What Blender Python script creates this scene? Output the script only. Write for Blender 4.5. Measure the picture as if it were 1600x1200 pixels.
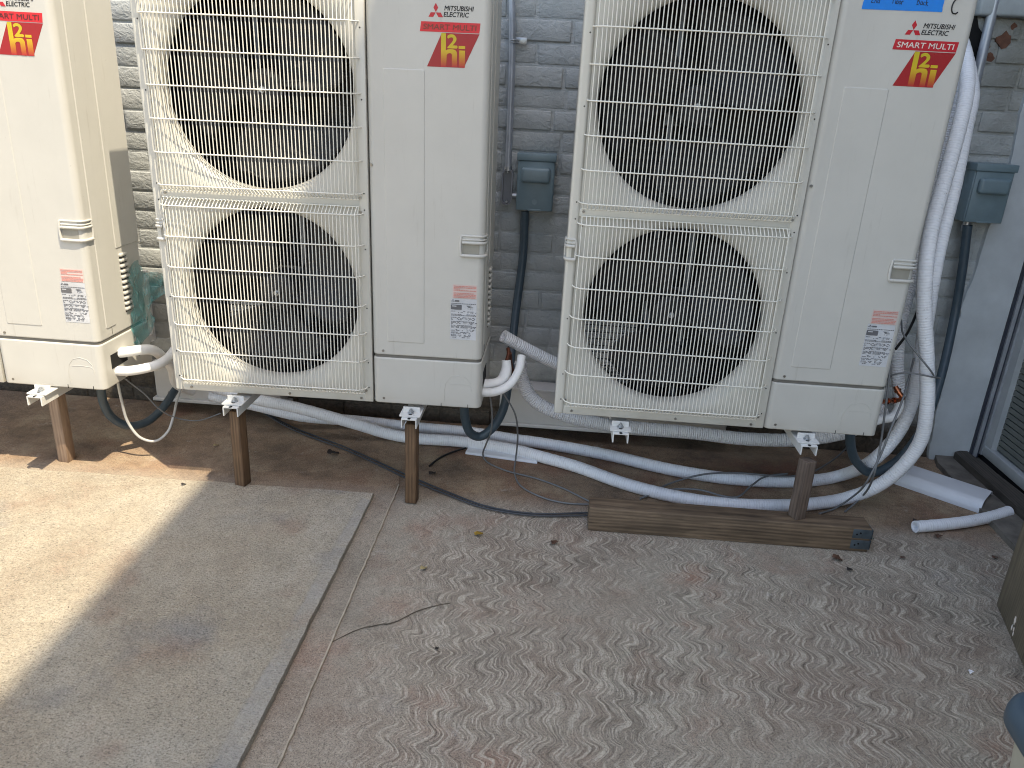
import bpy, bmesh, math, random
from mathutils import Vector, Matrix
random.seed(7)
R=math.radians
for o in list(bpy.data.objects): bpy.data.objects.remove(o)
SC=bpy.context.scene
COL=SC.collection
# ---------------- camera ----------------
cam=bpy.data.cameras.new('camera'); camo=bpy.data.objects.new('camera',cam); COL.objects.link(camo); SC.camera=camo
cam.sensor_width=36; cam.lens=1202.65/1600*36; cam.clip_end=500; cam.clip_start=.05
def cam_axes(pitch,yaw,roll):
    cy,sy=math.cos(yaw),math.sin(yaw)
    f=Vector((-sy*math.cos(pitch),cy*math.cos(pitch),-math.sin(pitch))); r=Vector((cy,sy,0)); u=r.cross(f)
    c,s=math.cos(roll),math.sin(roll)
    return c*r+s*u, -s*r+c*u, f
r_,u_,f_=cam_axes(R(20.725),R(2.854),R(2.990))
M=Matrix((( r_.x,u_.x,-f_.x,1.2722),(r_.y,u_.y,-f_.y,-2.3819),(r_.z,u_.z,-f_.z,1.3676),(0,0,0,1)))
camo.matrix_world=M
# ---------------- light ----------------
W=bpy.data.worlds.new('World'); SC.world=W; W.use_nodes=True
nt=W.node_tree; bg=nt.nodes['Background']; sky=nt.nodes.new('ShaderNodeTexSky'); sky.sky_type='NISHITA'; sky.sun_disc=False
SUNV=Vector((.245,-.2,.618)).normalized()
sky.sun_elevation=math.asin(SUNV.z); sky.sun_rotation=math.atan2(SUNV.x,SUNV.y)
sky.air_density=1.0; sky.dust_density=1.5; sky.ozone_density=1.0
tint=nt.nodes.new('ShaderNodeMix'); tint.data_type='RGBA'; tint.blend_type='MULTIPLY'; tint.inputs[0].default_value=1; tint.inputs[7].default_value=(1.0,.90,.78,1); nt.links.new(sky.outputs[0],tint.inputs[6]); nt.links.new(tint.outputs[2],bg.inputs[0]); bg.inputs[1].default_value=0.15
sun=bpy.data.lights.new('sun','SUN'); sun.energy=2.3; sun.angle=R(.53); sun.color=(1,.88,.67)
so=bpy.data.objects.new('sun',sun); COL.objects.link(so); so.rotation_euler=(-SUNV).to_track_quat('-Z','Y').to_euler(); so.location=(3,-3,8)
SC.view_settings.view_transform='Standard'; SC.view_settings.look='None'; SC.view_settings.gamma=1; SC.view_settings.use_curve_mapping=False
SC.view_settings.exposure=1.66
SC.render.engine='CYCLES'
SC.cycles.pixel_filter_type='BLACKMAN_HARRIS'; SC.cycles.filter_width=1.05
SC.cycles.max_bounces=8; SC.cycles.diffuse_bounces=5

# ---------------- mesh helpers ----------------
class MB:
    def __init__(s): s.v=[]; s.f=[]; s.uv=[]; s.sm=[]
    def add(s,vs,fs,smooth=False,uvs=None):
        b=len(s.v); s.v+= [tuple(v) for v in vs]
        for i,f in enumerate(fs):
            s.f.append(tuple(b+k for k in f)); s.sm.append(smooth); s.uv.append(uvs[i] if uvs else [(0,0)]*len(f))
        return s
    def box(s,x0,x1,y0,y1,z0,z1,bev=0,seg=2):
        if bev<=0:
            vs=[(x,y,z) for x in(x0,x1) for y in(y0,y1) for z in(z0,z1)]
            fs=[(0,1,3,2),(4,6,7,5),(0,4,5,1),(2,3,7,6),(0,2,6,4),(1,5,7,3)]
            return s.add(vs,fs)
        bm=bmesh.new(); bmesh.ops.create_cube(bm,size=1)
        for v in bm.verts: v.co=Vector(((x0+x1)/2+v.co.x*(x1-x0),(y0+y1)/2+v.co.y*(y1-y0),(z0+z1)/2+v.co.z*(z1-z0)))
        bmesh.ops.bevel(bm,geom=bm.edges[:],offset=bev,segments=seg,affect='EDGES',profile=.5)
        bm.verts.index_update(); s.add([v.co[:] for v in bm.verts],[[v.index for v in f.verts] for f in bm.faces],True); bm.free()
        return s
    def cyl(s,p0,p1,r,seg=16,r1=None,caps=True,smooth=True):
        p0=Vector(p0);p1=Vector(p1); r1=r if r1 is None else r1
        d=(p1-p0).normalized(); a=d.orthogonal().normalized(); b=d.cross(a)
        vs=[];
        for p,rr in((p0,r),(p1,r1)):
            for i in range(seg):
                t=2*math.pi*i/seg; vs.append(p+(a*math.cos(t)+b*math.sin(t))*rr)
        s.add(vs,[(i,(i+1)%seg,seg+(i+1)%seg,seg+i) for i in range(seg)],smooth)
        if caps: s.add(vs,[tuple(range(seg))[::-1],tuple(range(seg,2*seg))])
        return s
    def tube(s,pts,r,seg=12,step=.02,caps=True,rad=None,smoothpath=True,hollow=0,wob=0):
        pts=[Vector(p) for p in pts]
        if smoothpath: pts=catmull(pts,step)
        n=len(pts); L=[0]
        for i in range(1,n): L.append(L[-1]+(pts[i]-pts[i-1]).length)
        T=[(pts[min(i+1,n-1)]-pts[max(i-1,0)]).normalized() for i in range(n)]
        a=T[0].orthogonal().normalized(); vs=[]
        for i in range(n):
            a=(a-T[i]*a.dot(T[i])).normalized(); b=T[i].cross(a)
            rr=r if rad is None else rad(L[i],L[-1])
            for k in range(seg):
                t=2*math.pi*k/seg
                q=rr*(1+wob*math.sin(L[i]*170+3*math.sin(2*t+L[i]*20))*1.0) if wob else rr
                vs.append(pts[i]+(a*math.cos(t)+b*math.sin(t))*q)
        fs=[];uv=[]
        for i in range(n-1):
            for k in range(seg):
                k2=(k+1)%seg
                fs.append((i*seg+k,i*seg+k2,(i+1)*seg+k2,(i+1)*seg+k))
                u0,u1=k/seg,(k+1)/seg
                uv.append([(u0,L[i]),(u1,L[i]),(u1,L[i+1]),(u0,L[i+1])])
        s.add(vs,fs,True,uv)
        if caps:
            if hollow>0:
                for i,sg in((0,1),(n-1,-1)):
                    c=pts[i]; ring=vs[i*seg:(i+1)*seg]; inn=[c+(v-c)*hollow for v in ring]; dp=[q+T[i]*sg*r*1.2 for q in inn]
                    allv=ring+inn+dp
                    s.add(allv,[(k,(k+1)%seg,seg+(k+1)%seg,seg+k) for k in range(seg)])
                    s.add(allv,[(seg+k,seg+(k+1)%seg,2*seg+(k+1)%seg,2*seg+k) for k in range(seg)])
                    s.add(dp,[tuple(range(seg))])
            else:
                s.add(vs,[tuple(range(seg))[::-1],tuple(range((n-1)*seg,n*seg))])
        return s
    def poly(s,pts,axis,d0,d1):
        # extrude a 2D outline; axis 'y': pts are (x,z) ; 'z': (x,y) ; 'x': (y,z)
        f={'y':lambda p,d:(p[0],d,p[1]),'z':lambda p,d:(p[0],p[1],d),'x':lambda p,d:(d,p[0],p[1])}[axis]
        n=len(pts); vs=[f(p,d0) for p in pts]+[f(p,d1) for p in pts]
        s.add(vs,[tuple(range(n)),tuple(range(n,2*n))[::-1]]+[(i,n+i,n+(i+1)%n,(i+1)%n) for i in range(n)])
        return s
    def xf(s,m):
        s.v=[tuple(m@Vector(v)) for v in s.v]; return s
    def build(s,name,mat,parent=None,loc=None,fixn=True):
        me=bpy.data.meshes.new(name); me.from_pydata(s.v,[],s.f); me.update()
        uvl=me.uv_layers.new(name='UVMap'); i=0; data=[]
        for f in s.uv:
            for u in f: data+= [u[0],u[1]]
        uvl.data.foreach_set('uv',data)
        me.polygons.foreach_set('use_smooth',s.sm)
        if fixn:
            bm=bmesh.new(); bm.from_mesh(me); bmesh.ops.recalc_face_normals(bm,faces=bm.faces[:]); bm.to_mesh(me); bm.free()
        me.materials.append(mat)
        o=bpy.data.objects.new(name,me); COL.objects.link(o)
        if parent: o.parent=parent
        if loc: o.location=loc
        return o
def catmull(P,step):
    out=[]; Q=[P[0]*2-P[1]]+list(P)+[P[-1]*2-P[-2]]
    for i in range(1,len(Q)-2):
        p0,p1,p2,p3=Q[i-1],Q[i],Q[i+1],Q[i+2]
        # centripetal parametrisation keeps uneven spacing smooth
        t0=0; t1=t0+max((p1-p0).length,1e-5)**.5; t2=t1+max((p2-p1).length,1e-5)**.5; t3=t2+max((p3-p2).length,1e-5)**.5
        n=max(1,int((p2-p1).length/step))
        for k in range(n):
            t=t1+(t2-t1)*k/n
            A1=(t1-t)/(t1-t0)*p0+(t-t0)/(t1-t0)*p1; A2=(t2-t)/(t2-t1)*p1+(t-t1)/(t2-t1)*p2; A3=(t3-t)/(t3-t2)*p2+(t-t2)/(t3-t2)*p3
            B1=(t2-t)/(t2-t0)*A1+(t-t0)/(t2-t0)*A2; B2=(t3-t)/(t3-t1)*A2+(t-t1)/(t3-t1)*A3
            out.append((t2-t)/(t2-t1)*B1+(t-t1)/(t2-t1)*B2)
    out.append(P[-1]); return out
def soften(o,eps=.0015):
    out=[]; m=len(o)
    for i,p in enumerate(o):
        q=o[(i+1)%m]; out.append(p); L=math.hypot(q[0]-p[0],q[1]-p[1])
        if L>eps*6:
            f=eps/L; out+= [(p[0]+(q[0]-p[0])*f,p[1]+(q[1]-p[1])*f),(q[0]-(q[0]-p[0])*f,q[1]-(q[1]-p[1])*f)]
    return out
def rrect(x0,x1,z0,z1,r,n=5):
    out=[]
    for cx,cz,a in((x1-r,z1-r,0),(x0+r,z1-r,90),(x0+r,z0+r,180),(x1-r,z0+r,270)):
        for k in range(n+1):
            t=R(a+90*k/n); out.append((cx+r*math.cos(t),cz+r*math.sin(t)))
    return out
def thing(name,label,cat,loc=(0,0,0),rotz=0,group=None):
    o=bpy.data.objects.new(name,None); COL.objects.link(o); o.location=loc; o.rotation_euler=(0,0,rotz); o.empty_display_size=.1
    return tag(o,label,cat,group)
def tag(o,label,cat,group=None,kind=None):
    if label: o['label']=label
    if cat: o['category']=cat
    if group: o['group']=group
    if kind: o['kind']=kind
    return o
def text(name,body,x0,x1,z0,z1,mat,parent,y=-.0006,bold=0,shear=0,fat=0):
    cu=bpy.data.curves.new('t','FONT'); cu.body=body; cu.offset=bold; cu.resolution_u=4; cu.extrude=.0
    to=bpy.data.objects.new('t',cu); COL.objects.link(to)
    dg=bpy.context.evaluated_depsgraph_get(); me=bpy.data.meshes.new_from_object(to.evaluated_get(dg))
    bpy.data.objects.remove(to); me.name=name; me.materials.clear()
    xs=[v.co.x for v in me.vertices]; ys=[v.co.y for v in me.vertices]; a,b,c,d=min(xs),max(xs),min(ys),max(ys)
    for v in me.vertices:
        tz=(v.co.y-c)/(d-c)
        v.co=Vector((x0+(v.co.x-a)/(b-a)*(x1-x0)+shear*tz,y,z0+tz*(z1-z0)))
    if fat:
        V=[v.co.copy() for v in me.vertices]; F=[tuple(p.vertices) for p in me.polygons]; n=len(V); VV=[];FF=[]
        for k,(dx,dz) in enumerate(((0,0),(fat,0),(fat/2,fat/2),(fat/2,-fat/2))):
            VV+=[(v.x+dx-fat/2,v.y-.00003*k,v.z+dz) for v in V]; FF+=[tuple(i+k*n for i in f) for f in F]
        me=bpy.data.meshes.new(name); me.from_pydata(VV,[],FF)
    me.materials.append(mat); o=bpy.data.objects.new(name,me); COL.objects.link(o); o.parent=parent; return o

# ---------------- materials ----------------
class NT:
    def __init__(s,name):
        s.m=bpy.data.materials.new(name); s.m.use_nodes=True; s.t=s.m.node_tree; s.p=s.t.nodes['Principled BSDF']
        s.geo=None
    def n(s,typ,**k):
        o=s.t.nodes.new('ShaderNode'+typ)
        for a,b in k.items(): setattr(o,a,b)
        return o
    def l(s,a,b): s.t.links.new(a,b)
    def pos(s,obj=False):
        if obj: return s.n('TexCoord').outputs['Object']
        return s.n('NewGeometry').outputs['Position']
    def noise(s,vec,scale,detail=4,rough=.55,dist=0):
        o=s.n('TexNoise'); o.inputs['Scale'].default_value=scale; o.inputs['Detail'].default_value=detail; o.inputs['Roughness'].default_value=rough; o.inputs['Distortion'].default_value=dist
        s.l(vec,o.inputs['Vector']); return o.outputs['Fac']
    def map(s,vec,sc=(1,1,1),loc=(0,0,0),rot=(0,0,0)):
        o=s.n('Mapping'); o.inputs['Scale'].default_value=sc; o.inputs['Location'].default_value=loc; o.inputs['Rotation'].default_value=rot; s.l(vec,o.inputs['Vector']); return o.outputs[0]
    def ramp(s,fac,stops,mode='LINEAR'):
        o=s.n('ValToRGB'); e=o.color_ramp.elements; o.color_ramp.interpolation=mode
        while len(e)<len(stops): e.new(.5)
        for q,(p,c) in zip(e,stops):
            q.position=p; q.color=(c,c,c,1) if not hasattr(c,'__len__') else (*c,1)
        s.l(fac,o.inputs[0]); return o.outputs[0]
    def mix(s,fac,a,b,mode='MIX'):
        o=s.n('Mix',data_type='RGBA',blend_type=mode)
        if hasattr(fac,'name'): s.l(fac,o.inputs[0])
        else: o.inputs[0].default_value=fac
        for v,i in((a,6),(b,7)):
            if hasattr(v,'name'): s.l(v,o.inputs[i])
            else: o.inputs[i].default_value=(*v,1) if hasattr(v,'__len__') else (v,v,v,1)
        return o.outputs[2]
    def math(s,op,a,b=None,c=None,clamp=False):
        o=s.n('Math',operation=op,use_clamp=clamp)
        for i,v in enumerate((a,b,c)):
            if v is None: continue
            if hasattr(v,'name'): s.l(v,o.inputs[i])
            else: o.inputs[i].default_value=v
        return o.outputs[0]
    def sep(s,v): o=s.n('SeparateXYZ'); s.l(v,o.inputs[0]); return o.outputs
    def comb(s,x,y,z):
        o=s.n('CombineXYZ')
        for i,v in enumerate((x,y,z)):
            if hasattr(v,'name'): s.l(v,o.inputs[i])
            else: o.inputs[i].default_value=v
        return o.outputs[0]
    def bump(s,h,st=.3,dist=.002,prev=None):
        o=s.n('Bump'); o.inputs['Strength'].default_value=st; o.inputs['Distance'].default_value=dist; s.l(h,o.inputs['Height'])
        if prev: s.l(prev,o.inputs['Normal'])
        return o.outputs[0]
    def out(s,col=None,rough=None,normal=None,metal=None):
        for v,k in((col,'Base Color'),(rough,'Roughness'),(metal,'Metallic')):
            if v is None: continue
            if hasattr(v,'name'): s.l(v,s.p.inputs[k])
            else: s.p.inputs[k].default_value=(*v,1) if hasattr(v,'__len__') else v
        if normal: s.l(normal,s.p.inputs['Normal'])
        return s.m
def simple(name,col,rough=.5,metal=0,var=.12,scale=14,bump=.0,obj=False):
    t=NT(name); p=t.pos(obj); n=t.noise(p,scale,5,.6)
    lo=tuple(c*(1-var) for c in col); hi=tuple(min(1,c*(1+var)) for c in col)
    c=t.ramp(n,[(.3,lo),(.7,hi)]); nr=None
    if bump: nr=t.bump(t.noise(p,scale*12,3),bump,.002)
    r=t.ramp(n,[(.3,max(0,rough-.08)),(.7,min(1,rough+.08))])
    return t.out(c,r,nr,metal)
def paint_mat(name,col,rough=.36,dirt=.12):
    t=NT(name); p=t.pos(True)
    n1=t.noise(p,5,6,.65); n2=t.noise(t.map(p,(30,30,2)),2,5,.7); n3=t.noise(p,70,3,.6)
    c=t.ramp(n1,[(.3,tuple(x*.95 for x in col)),(.7,tuple(min(1,x*1.03) for x in col))])
    m=t.ramp(n2,[(.60,0),(.78,1)]); c=t.mix(t.math('MULTIPLY',m,dirt),c,(.25,.22,.17))
    m=t.ramp(n3,[(.72,0),(.76,1)]); c=t.mix(t.math('MULTIPLY',m,.22),c,(.16,.14,.12))
    z=t.sep(p)[2]; g=t.math('MULTIPLY',t.ramp(z,[(0,1),(.07,0)]),t.ramp(n1,[(.35,0),(.7,.5)])); c=t.mix(g,c,(.30,.25,.18))
    return t.out(c,rough,t.bump(t.noise(p,260,2),.05,.001))
BEIGE=(.56,.548,.505)
m_paint=paint_mat('painted_steel',BEIGE,.36,.28)
m_wire=simple('wire_coating',(.80,.78,.70),.35,0,.03)
m_panelg=paint_mat('fan_panel_paint',(.60,.585,.525),.28,.05)
m_dark=simple('inner_dark',(.012,.012,.014),.6,0,.2)
m_coil=simple('coil_fins',(.02,.021,.024),.45,.3,.3)
m_fan=simple('fan_plastic',(.022,.022,.024),.5,0,.15)
m_galv=simple('galvanised',(.45,.47,.49),.35,.8,.15,30)
m_screw=simple('screw_metal',(.30,.29,.27),.35,.9,.2,60)
m_hole=simple('hole_black',(.004,.004,.004),.9)
m_white=simple('bracket_white',(.68,.68,.66),.4,0,.06,20,.05)
m_blackink=simple('black_print',(.012,.012,.014),.6)
m_red=simple('red_print',(.50,.008,.020),.35,0,.05)
m_rede=simple('emblem_red_print',(.34,.006,.010),.35,0,.05)
m_redb=simple('bright_red_print',(.62,.012,.022),.35,0,.05)
m_smw=simple('banner_letters',(.75,.66,.60),.5)
m_sma=simple('banner_letters_reflect',(.33,.07,.045),.5)  # letter colour carries the dull reflection of the glossy print
m_lab=simple('label_stock',(.55,.56,.58),.45)
m_labp=simple('label_stock_pink',(.62,.50,.46),.45)
m_labr=simple('label_red_type',(.62,.27,.23),.5)
m_labk=simple('label_type',(.13,.13,.14),.5)
m_tape=simple('painters_tape',(.010,.22,.75),.6,0,.06,60,.05)
m_copper=simple('copper',(.45,.16,.08),.3,1,.35,60)
m_emt=simple('conduit_steel',(.40,.43,.48),.34,.45,.12,25)
m_box=simple('disconnect_paint',(.17,.235,.265),.35,0,.08,20)
m_lt=simple('liquidtight_jacket',(.050,.075,.095),.42,0,.12,40)
m_wire_d=simple('cable_dark',(.045,.05,.058),.5)
m_wire_g=simple('cable_grey',(.16,.165,.17),.5)
m_wire_w=simple('cable_light',(.5,.5,.48),.5)
m_blk=simple('cable_black',(.008,.008,.008),.5)
m_duct=simple('line_cover_vinyl',(.70,.72,.76),.35,0,.05,9)
m_alum=simple('door_aluminium',(.42,.44,.47),.4,.5,.1)
m_doorw=simple('door_frame_paint',(.40,.42,.43),.45,0,.1,12,.05)
m_fan.node_tree.nodes['Principled BSDF'].inputs['Specular IOR Level'].default_value=.25
def hi_mat():
    t=NT('logo_gradient'); s=t.sep(t.pos(True))
    c=t.ramp(t.math('DIVIDE',t.math('SUBTRACT',s[2],1.061),.088),[(0,(.45,.02,.02)),(.22,(.52,.17,.01)),(.5,(.62,.44,.01)),(1,(.54,.44,.01))])
    return t.out(c,.4)
m_hi=hi_mat()
def insul(name,col,ribs,dirty=.3,bs=.6):
    t=NT(name); uv=t.n('TexCoord').outputs['UV']; s=t.sep(uv); p=t.pos()
    n=t.noise(t.comb(t.math('MULTIPLY',s[0],5),t.math('MULTIPLY',s[1],ribs*1.2),0),1.0,3,.5,.6)
    w=t.math('SINE',t.math('ADD',t.math('MULTIPLY',s[1],2*math.pi*ribs),t.math('MULTIPLY',t.noise(p,25,3),5)))
    h=t.math('ADD',t.math('MULTIPLY',w,.35),t.math('MULTIPLY',n,1.6))
    d=t.noise(t.comb(t.math('MULTIPLY',s[0],9),t.math('MULTIPLY',s[1],60),0),1,4,.65)
    spots=t.ramp(d,[(.62,0),(.70,1)])
    zone=t.ramp(t.noise(p,4,3),[(.45,0),(.62,1)])
    c=t.mix(t.math('MULTIPLY',t.math('MULTIPLY',spots,zone),dirty),col,(.16,.10,.07))
    c=t.mix(t.ramp(h,[(.2,.35),(.8,0)]),c,tuple(x*.62 for x in col))
    return t.out(c,.42,t.bump(h,bs,.004))
m_ins=insul('white_pipe_insulation',(.86,.87,.90),110,.75,.28)
m_insr=insul('ribbed_pipe_insulation',(.80,.80,.82),120,.2,.7)
m_insd=insul('dusty_pipe_insulation',(.62,.56,.47),90,.9,.4)
m_foamw=simple('white_foam_wrap',(.85,.85,.84),.55,0,.05,30,.25)
def wood(name,c1,c2,axis='z',sc=1):
    t=NT(name); p=t.pos(True)
    st={'z':(30,30,3.0),'x':(3.0,30,30),'y':(30,3.0,30)}[axis]
    g=t.noise(t.map(p,st),1.5*sc,6,.65,1.2); g2=t.noise(p,6,3)
    ww=t.n('TexWave',wave_type='RINGS',rings_direction={'z':'Z','x':'X','y':'Y'}[axis]); ww.inputs['Scale'].default_value=26; ww.inputs['Distortion'].default_value=5; ww.inputs['Detail'].default_value=3; ww.inputs['Detail Scale'].default_value=.6
    t.l(t.map(p,{'z':(1,1,.12),'x':(.12,1,1),'y':(1,.12,1)}[axis],(.03,.02,.05)),ww.inputs['Vector'])
    f=t.math('ADD',t.math('MULTIPLY',g,.84),t.math('MULTIPLY',ww.outputs['Fac'],.16))
    c=t.ramp(f,[(.28,c1),(.5,tuple((a+b)/2 for a,b in zip(c1,c2))),(.72,c2)])
    c=t.mix(t.ramp(g2,[(.4,0),(.7,.4)]),c,tuple(x*.55 for x in c1))
    return t.out(c,.75,t.bump(f,.5,.003))
m_post=wood('post_wood',(.06,.033,.016),(.23,.135,.070),'z')
m_postl=wood('post_wood_pale',(.20,.13,.085),(.42,.30,.21),'z')
m_postg=wood('post_wood_grey',(.07,.048,.036),(.22,.165,.13),'z')
m_beam=wood('beam_wood',(.055,.036,.022),(.25,.175,.11),'x')
m_plank=wood('plank_wood_dark',(.03,.026,.022),(.10,.085,.07),'y')
m_planter=wood('planter_wood',(.11,.09,.062),(.22,.185,.13),'z')

def ground_mat():
    t=NT('wavy_concrete'); p=t.pos(); s=t.sep(p); x,y=s[0],s[1]
    lf=t.noise(p,1.6,4,.6); mf=t.noise(p,7,5,.65); hf=t.noise(p,130,4,.7); fine=t.noise(p,420,2,.6)
    # comb drag pattern: lines running along Y, swung side to side
    ph=t.math('MULTIPLY',t.noise(t.comb(t.math('MULTIPLY',x,1.1),t.math('MULTIPLY',y,.8),0),2.2,2,.5),16)
    amp=t.math('ADD',.004,t.math('MULTIPLY',t.noise(t.comb(x,y,3),3.0,2),.019))
    sw=t.math('MULTIPLY',t.math('SINE',t.math('ADD',t.math('MULTIPLY',y,2*math.pi/.088),ph)),amp)
    tri=t.math('MULTIPLY',t.math('SINE',t.math('ADD',t.math('MULTIPLY',y,2*math.pi/.037),t.math('MULTIPLY',ph,1.7))),.0022)
    wob=t.math('MULTIPLY',t.math('SUBTRACT',t.noise(p,14,3,.6),.5),.030)
    xx=t.math('ADD',t.math('ADD',x,sw),t.math('ADD',tri,wob))
    line=t.noise(t.comb(t.math('MULTIPLY',xx,125),t.math('MULTIPLY',y,8),0),1.0,3,.66)
    l2=t.ramp(line,[(.50,0),(.56,.7),(.62,1)])
    lt_=t.ramp(line,[(.33,1),(.43,0)])
    # mask: strong toward the middle right, weak by the strip, the wall and in worn patches
    mk=t.math('MULTIPLY',t.ramp(t.noise(p,2.3,4,.6),[(.34,.22),(.50,1)]),t.ramp(t.noise(p,26,4,.65),[(.36,.65),(.54,1)]))
    my=t.ramp(y,[(.0,1),(.12,.0)]); mx=t.ramp(x,[(.76,0),(1.0,.9),(1.2,1)])
    mk=t.math('MULTIPLY',t.math('MULTIPLY',mk,my),mx)
    base=t.ramp(lf,[(.32,(.30,.22,.165)),(.5,(.36,.295,.228)),(.68,(.41,.36,.28))])
    base=t.mix(t.ramp(mf,[(.40,0),(.66,.55)]),base,(.44,.395,.32))
    base=t.mix(t.ramp(t.noise(p,3.1,4,.6),[(.54,0),(.70,.55)]),base,(.36,.19,.13))
    def spot(cx,cy,rx,ry):
        dx=t.math('DIVIDE',t.math('SUBTRACT',x,cx),rx); dy=t.math('DIVIDE',t.math('SUBTRACT',y,cy),ry)
        d=t.math('ADD',t.math('MULTIPLY',dx,dx),t.math('MULTIPLY',dy,dy)); return t.ramp(t.math('ADD',d,t.math('MULTIPLY',mf,1.6)),[(.55,1),(1.6,0)])
    for cx,cy,rx,ry,col,f in ((1.78,-.30,.10,.16,(.44,.19,.11),.6),(1.70,-.58,.10,.12,(.46,.20,.12),.6),(1.05,-.42,.20,.20,(.17,.15,.12),.55),(1.18,-.80,.20,.18,(.17,.155,.13),.55),(.95,-.95,.14,.10,(.58,.56,.52),.55),(2.55,-.25,.16,.16,(.42,.40,.38),.55),(2.0,-.85,.30,.30,(.24,.17,.13),.4)):
        base=t.mix(t.math('MULTIPLY',spot(cx,cy,rx,ry),f),base,col)
    base=t.mix(t.math('MULTIPLY',t.ramp(t.noise(t.map(p,(1,1,1),(5,2,0)),2.7,3),[(.56,0),(.7,.45)]),my),base,(.18,.165,.13))
    c=t.mix(t.math('MULTIPLY',l2,t.math('MULTIPLY',mk,.72)),base,(.74,.66,.54))
    c=t.mix(t.math('MULTIPLY',lt_,t.math('MULTIPLY',mk,.75)),c,(.11,.085,.066))
    # smoother red-brown strip next to the wall
    back=t.ramp(t.math('ADD',y,t.math('MULTIPLY',t.math('SUBTRACT',mf,.5),.12)),[(-.0,0),(.10,1)])
    bc=t.ramp(t.noise(p,5,6,.7),[(.3,(.13,.085,.055)),(.5,(.32,.215,.135)),(.7,(.47,.365,.24))])
    bc=t.mix(t.ramp(t.noise(t.map(p,(1,1,1),(9,4,0)),2.6,3),[(.54,0),(.68,.7)]),bc,(.24,.095,.055))
    c=t.mix(back,c,bc)
    c=t.mix(t.ramp(hf,[(.40,.45),(.52,0)]),c,t.mix(.5,c,(.05,.042,.035)))
    c=t.mix(t.ramp(fine,[(.56,0),(.68,.6)]),c,(.62,.57,.48))
    gr=t.noise(p,240,3,.8); c=t.mix(1.0,c,t.ramp(gr,[(.34,.35),(.50,1.0),(.70,1.0)]),'MULTIPLY')
    wr=t.noise(p,42,5,.75); c=t.mix(1.0,c,t.ramp(wr,[(.30,.78),(.62,1.0)]),'MULTIPLY')
    # dark specks, efflorescence blotches
    c=t.mix(t.ramp(t.noise(p,11,6,.8),[(.60,0),(.70,.5)]),c,(.52,.49,.44))
    c=t.mix(t.ramp(t.noise(t.map(p,(1,1,1),(7,3,0)),17,6,.8),[(.60,0),(.70,.55)]),c,(.13,.105,.08))
    h=t.math('ADD',t.math('MULTIPLY',t.math('MULTIPLY',line,mk),1.3),t.math('MULTIPLY',hf,.35))
    nr=t.bump(h,.8,.006)
    return t.out(c,.9,nr)
def slab_mat():
    t=NT('exposed_concrete'); p=t.pos(); s=t.sep(p)
    v=t.n('TexVoronoi'); v.inputs['Scale'].default_value=170; t.l(p,v.inputs['Vector'])
    n1=t.noise(p,2.2,5,.6); n2=t.noise(p,110,4,.75); n3=t.noise(t.map(p,(1,1.7,1),(0,0,0),(0,0,.5)),105,5,.8); n4=t.noise(p,8,5,.7)
    c=t.ramp(n1,[(.3,(.42,.345,.255)),(.5,(.51,.44,.335)),(.7,(.57,.515,.42))])
    c=t.mix(t.ramp(n4,[(.45,0),(.7,.5)]),c,(.46,.41,.32))
    c=t.mix(t.ramp(t.noise(t.map(p,(1,1,1),(3,8,0)),3.4,3),[(.58,0),(.72,.5)]),c,(.36,.22,.15))
    c=t.mix(t.ramp(t.noise(t.map(p,(1,1,1),(13,2,0)),3.0,4),[(.56,0),(.70,.55)]),c,(.27,.275,.28))
    c=t.mix(t.ramp(n3,[(.36,.8),(.47,0)]),c,(.14,.12,.095))
    c=t.mix(t.ramp(n2,[(.56,0),(.70,.6)]),c,(.68,.63,.53))
    gr=t.noise(p,230,3,.8); c=t.mix(1.0,c,t.ramp(gr,[(.30,.50),(.52,1.0)]),'MULTIPLY')
    wr=t.noise(t.map(p,(1,1,1),(4,1,0)),24,5,.75); c=t.mix(1.0,c,t.ramp(wr,[(.32,.80),(.6,1.0)]),'MULTIPLY')
    # trowelled margin along the right edge
    edge=t.ramp(t.math('ADD',t.math('ADD',s[0],t.math('MULTIPLY',s[1],-.022)),t.math('MULTIPLY',t.math('SUBTRACT',n4,.5),.03)),[(.646,0),(.654,1)])
    far=t.ramp(t.math('ADD',s[1],t.math('MULTIPLY',t.noise(p,4,2),.1)),[(-.22,1),(-.10,0)])
    ec=t.ramp(n4,[(.3,(.27,.265,.25)),(.7,(.38,.37,.345))])
    ec=t.mix(t.ramp(n2,[(.36,.5),(.5,0)]),ec,(.15,.14,.13))
    em=t.math('MULTIPLY',edge,t.math('MULTIPLY',t.ramp(t.noise(p,6,4,.6),[(.35,.25),(.6,1)]),t.math('MULTIPLY',far,.6)))
    c=t.mix(em,c,ec)
    h=t.math('ADD',t.math('MULTIPLY',n3,1.0),t.math('ADD',t.math('MULTIPLY',n2,.5),t.math('MULTIPLY',v.outputs['Distance'],.4)))
    h=t.math('MULTIPLY',h,t.math('SUBTRACT',1.1,em))
    return t.out(c,.92,t.bump(h,.9,.006))
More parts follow.
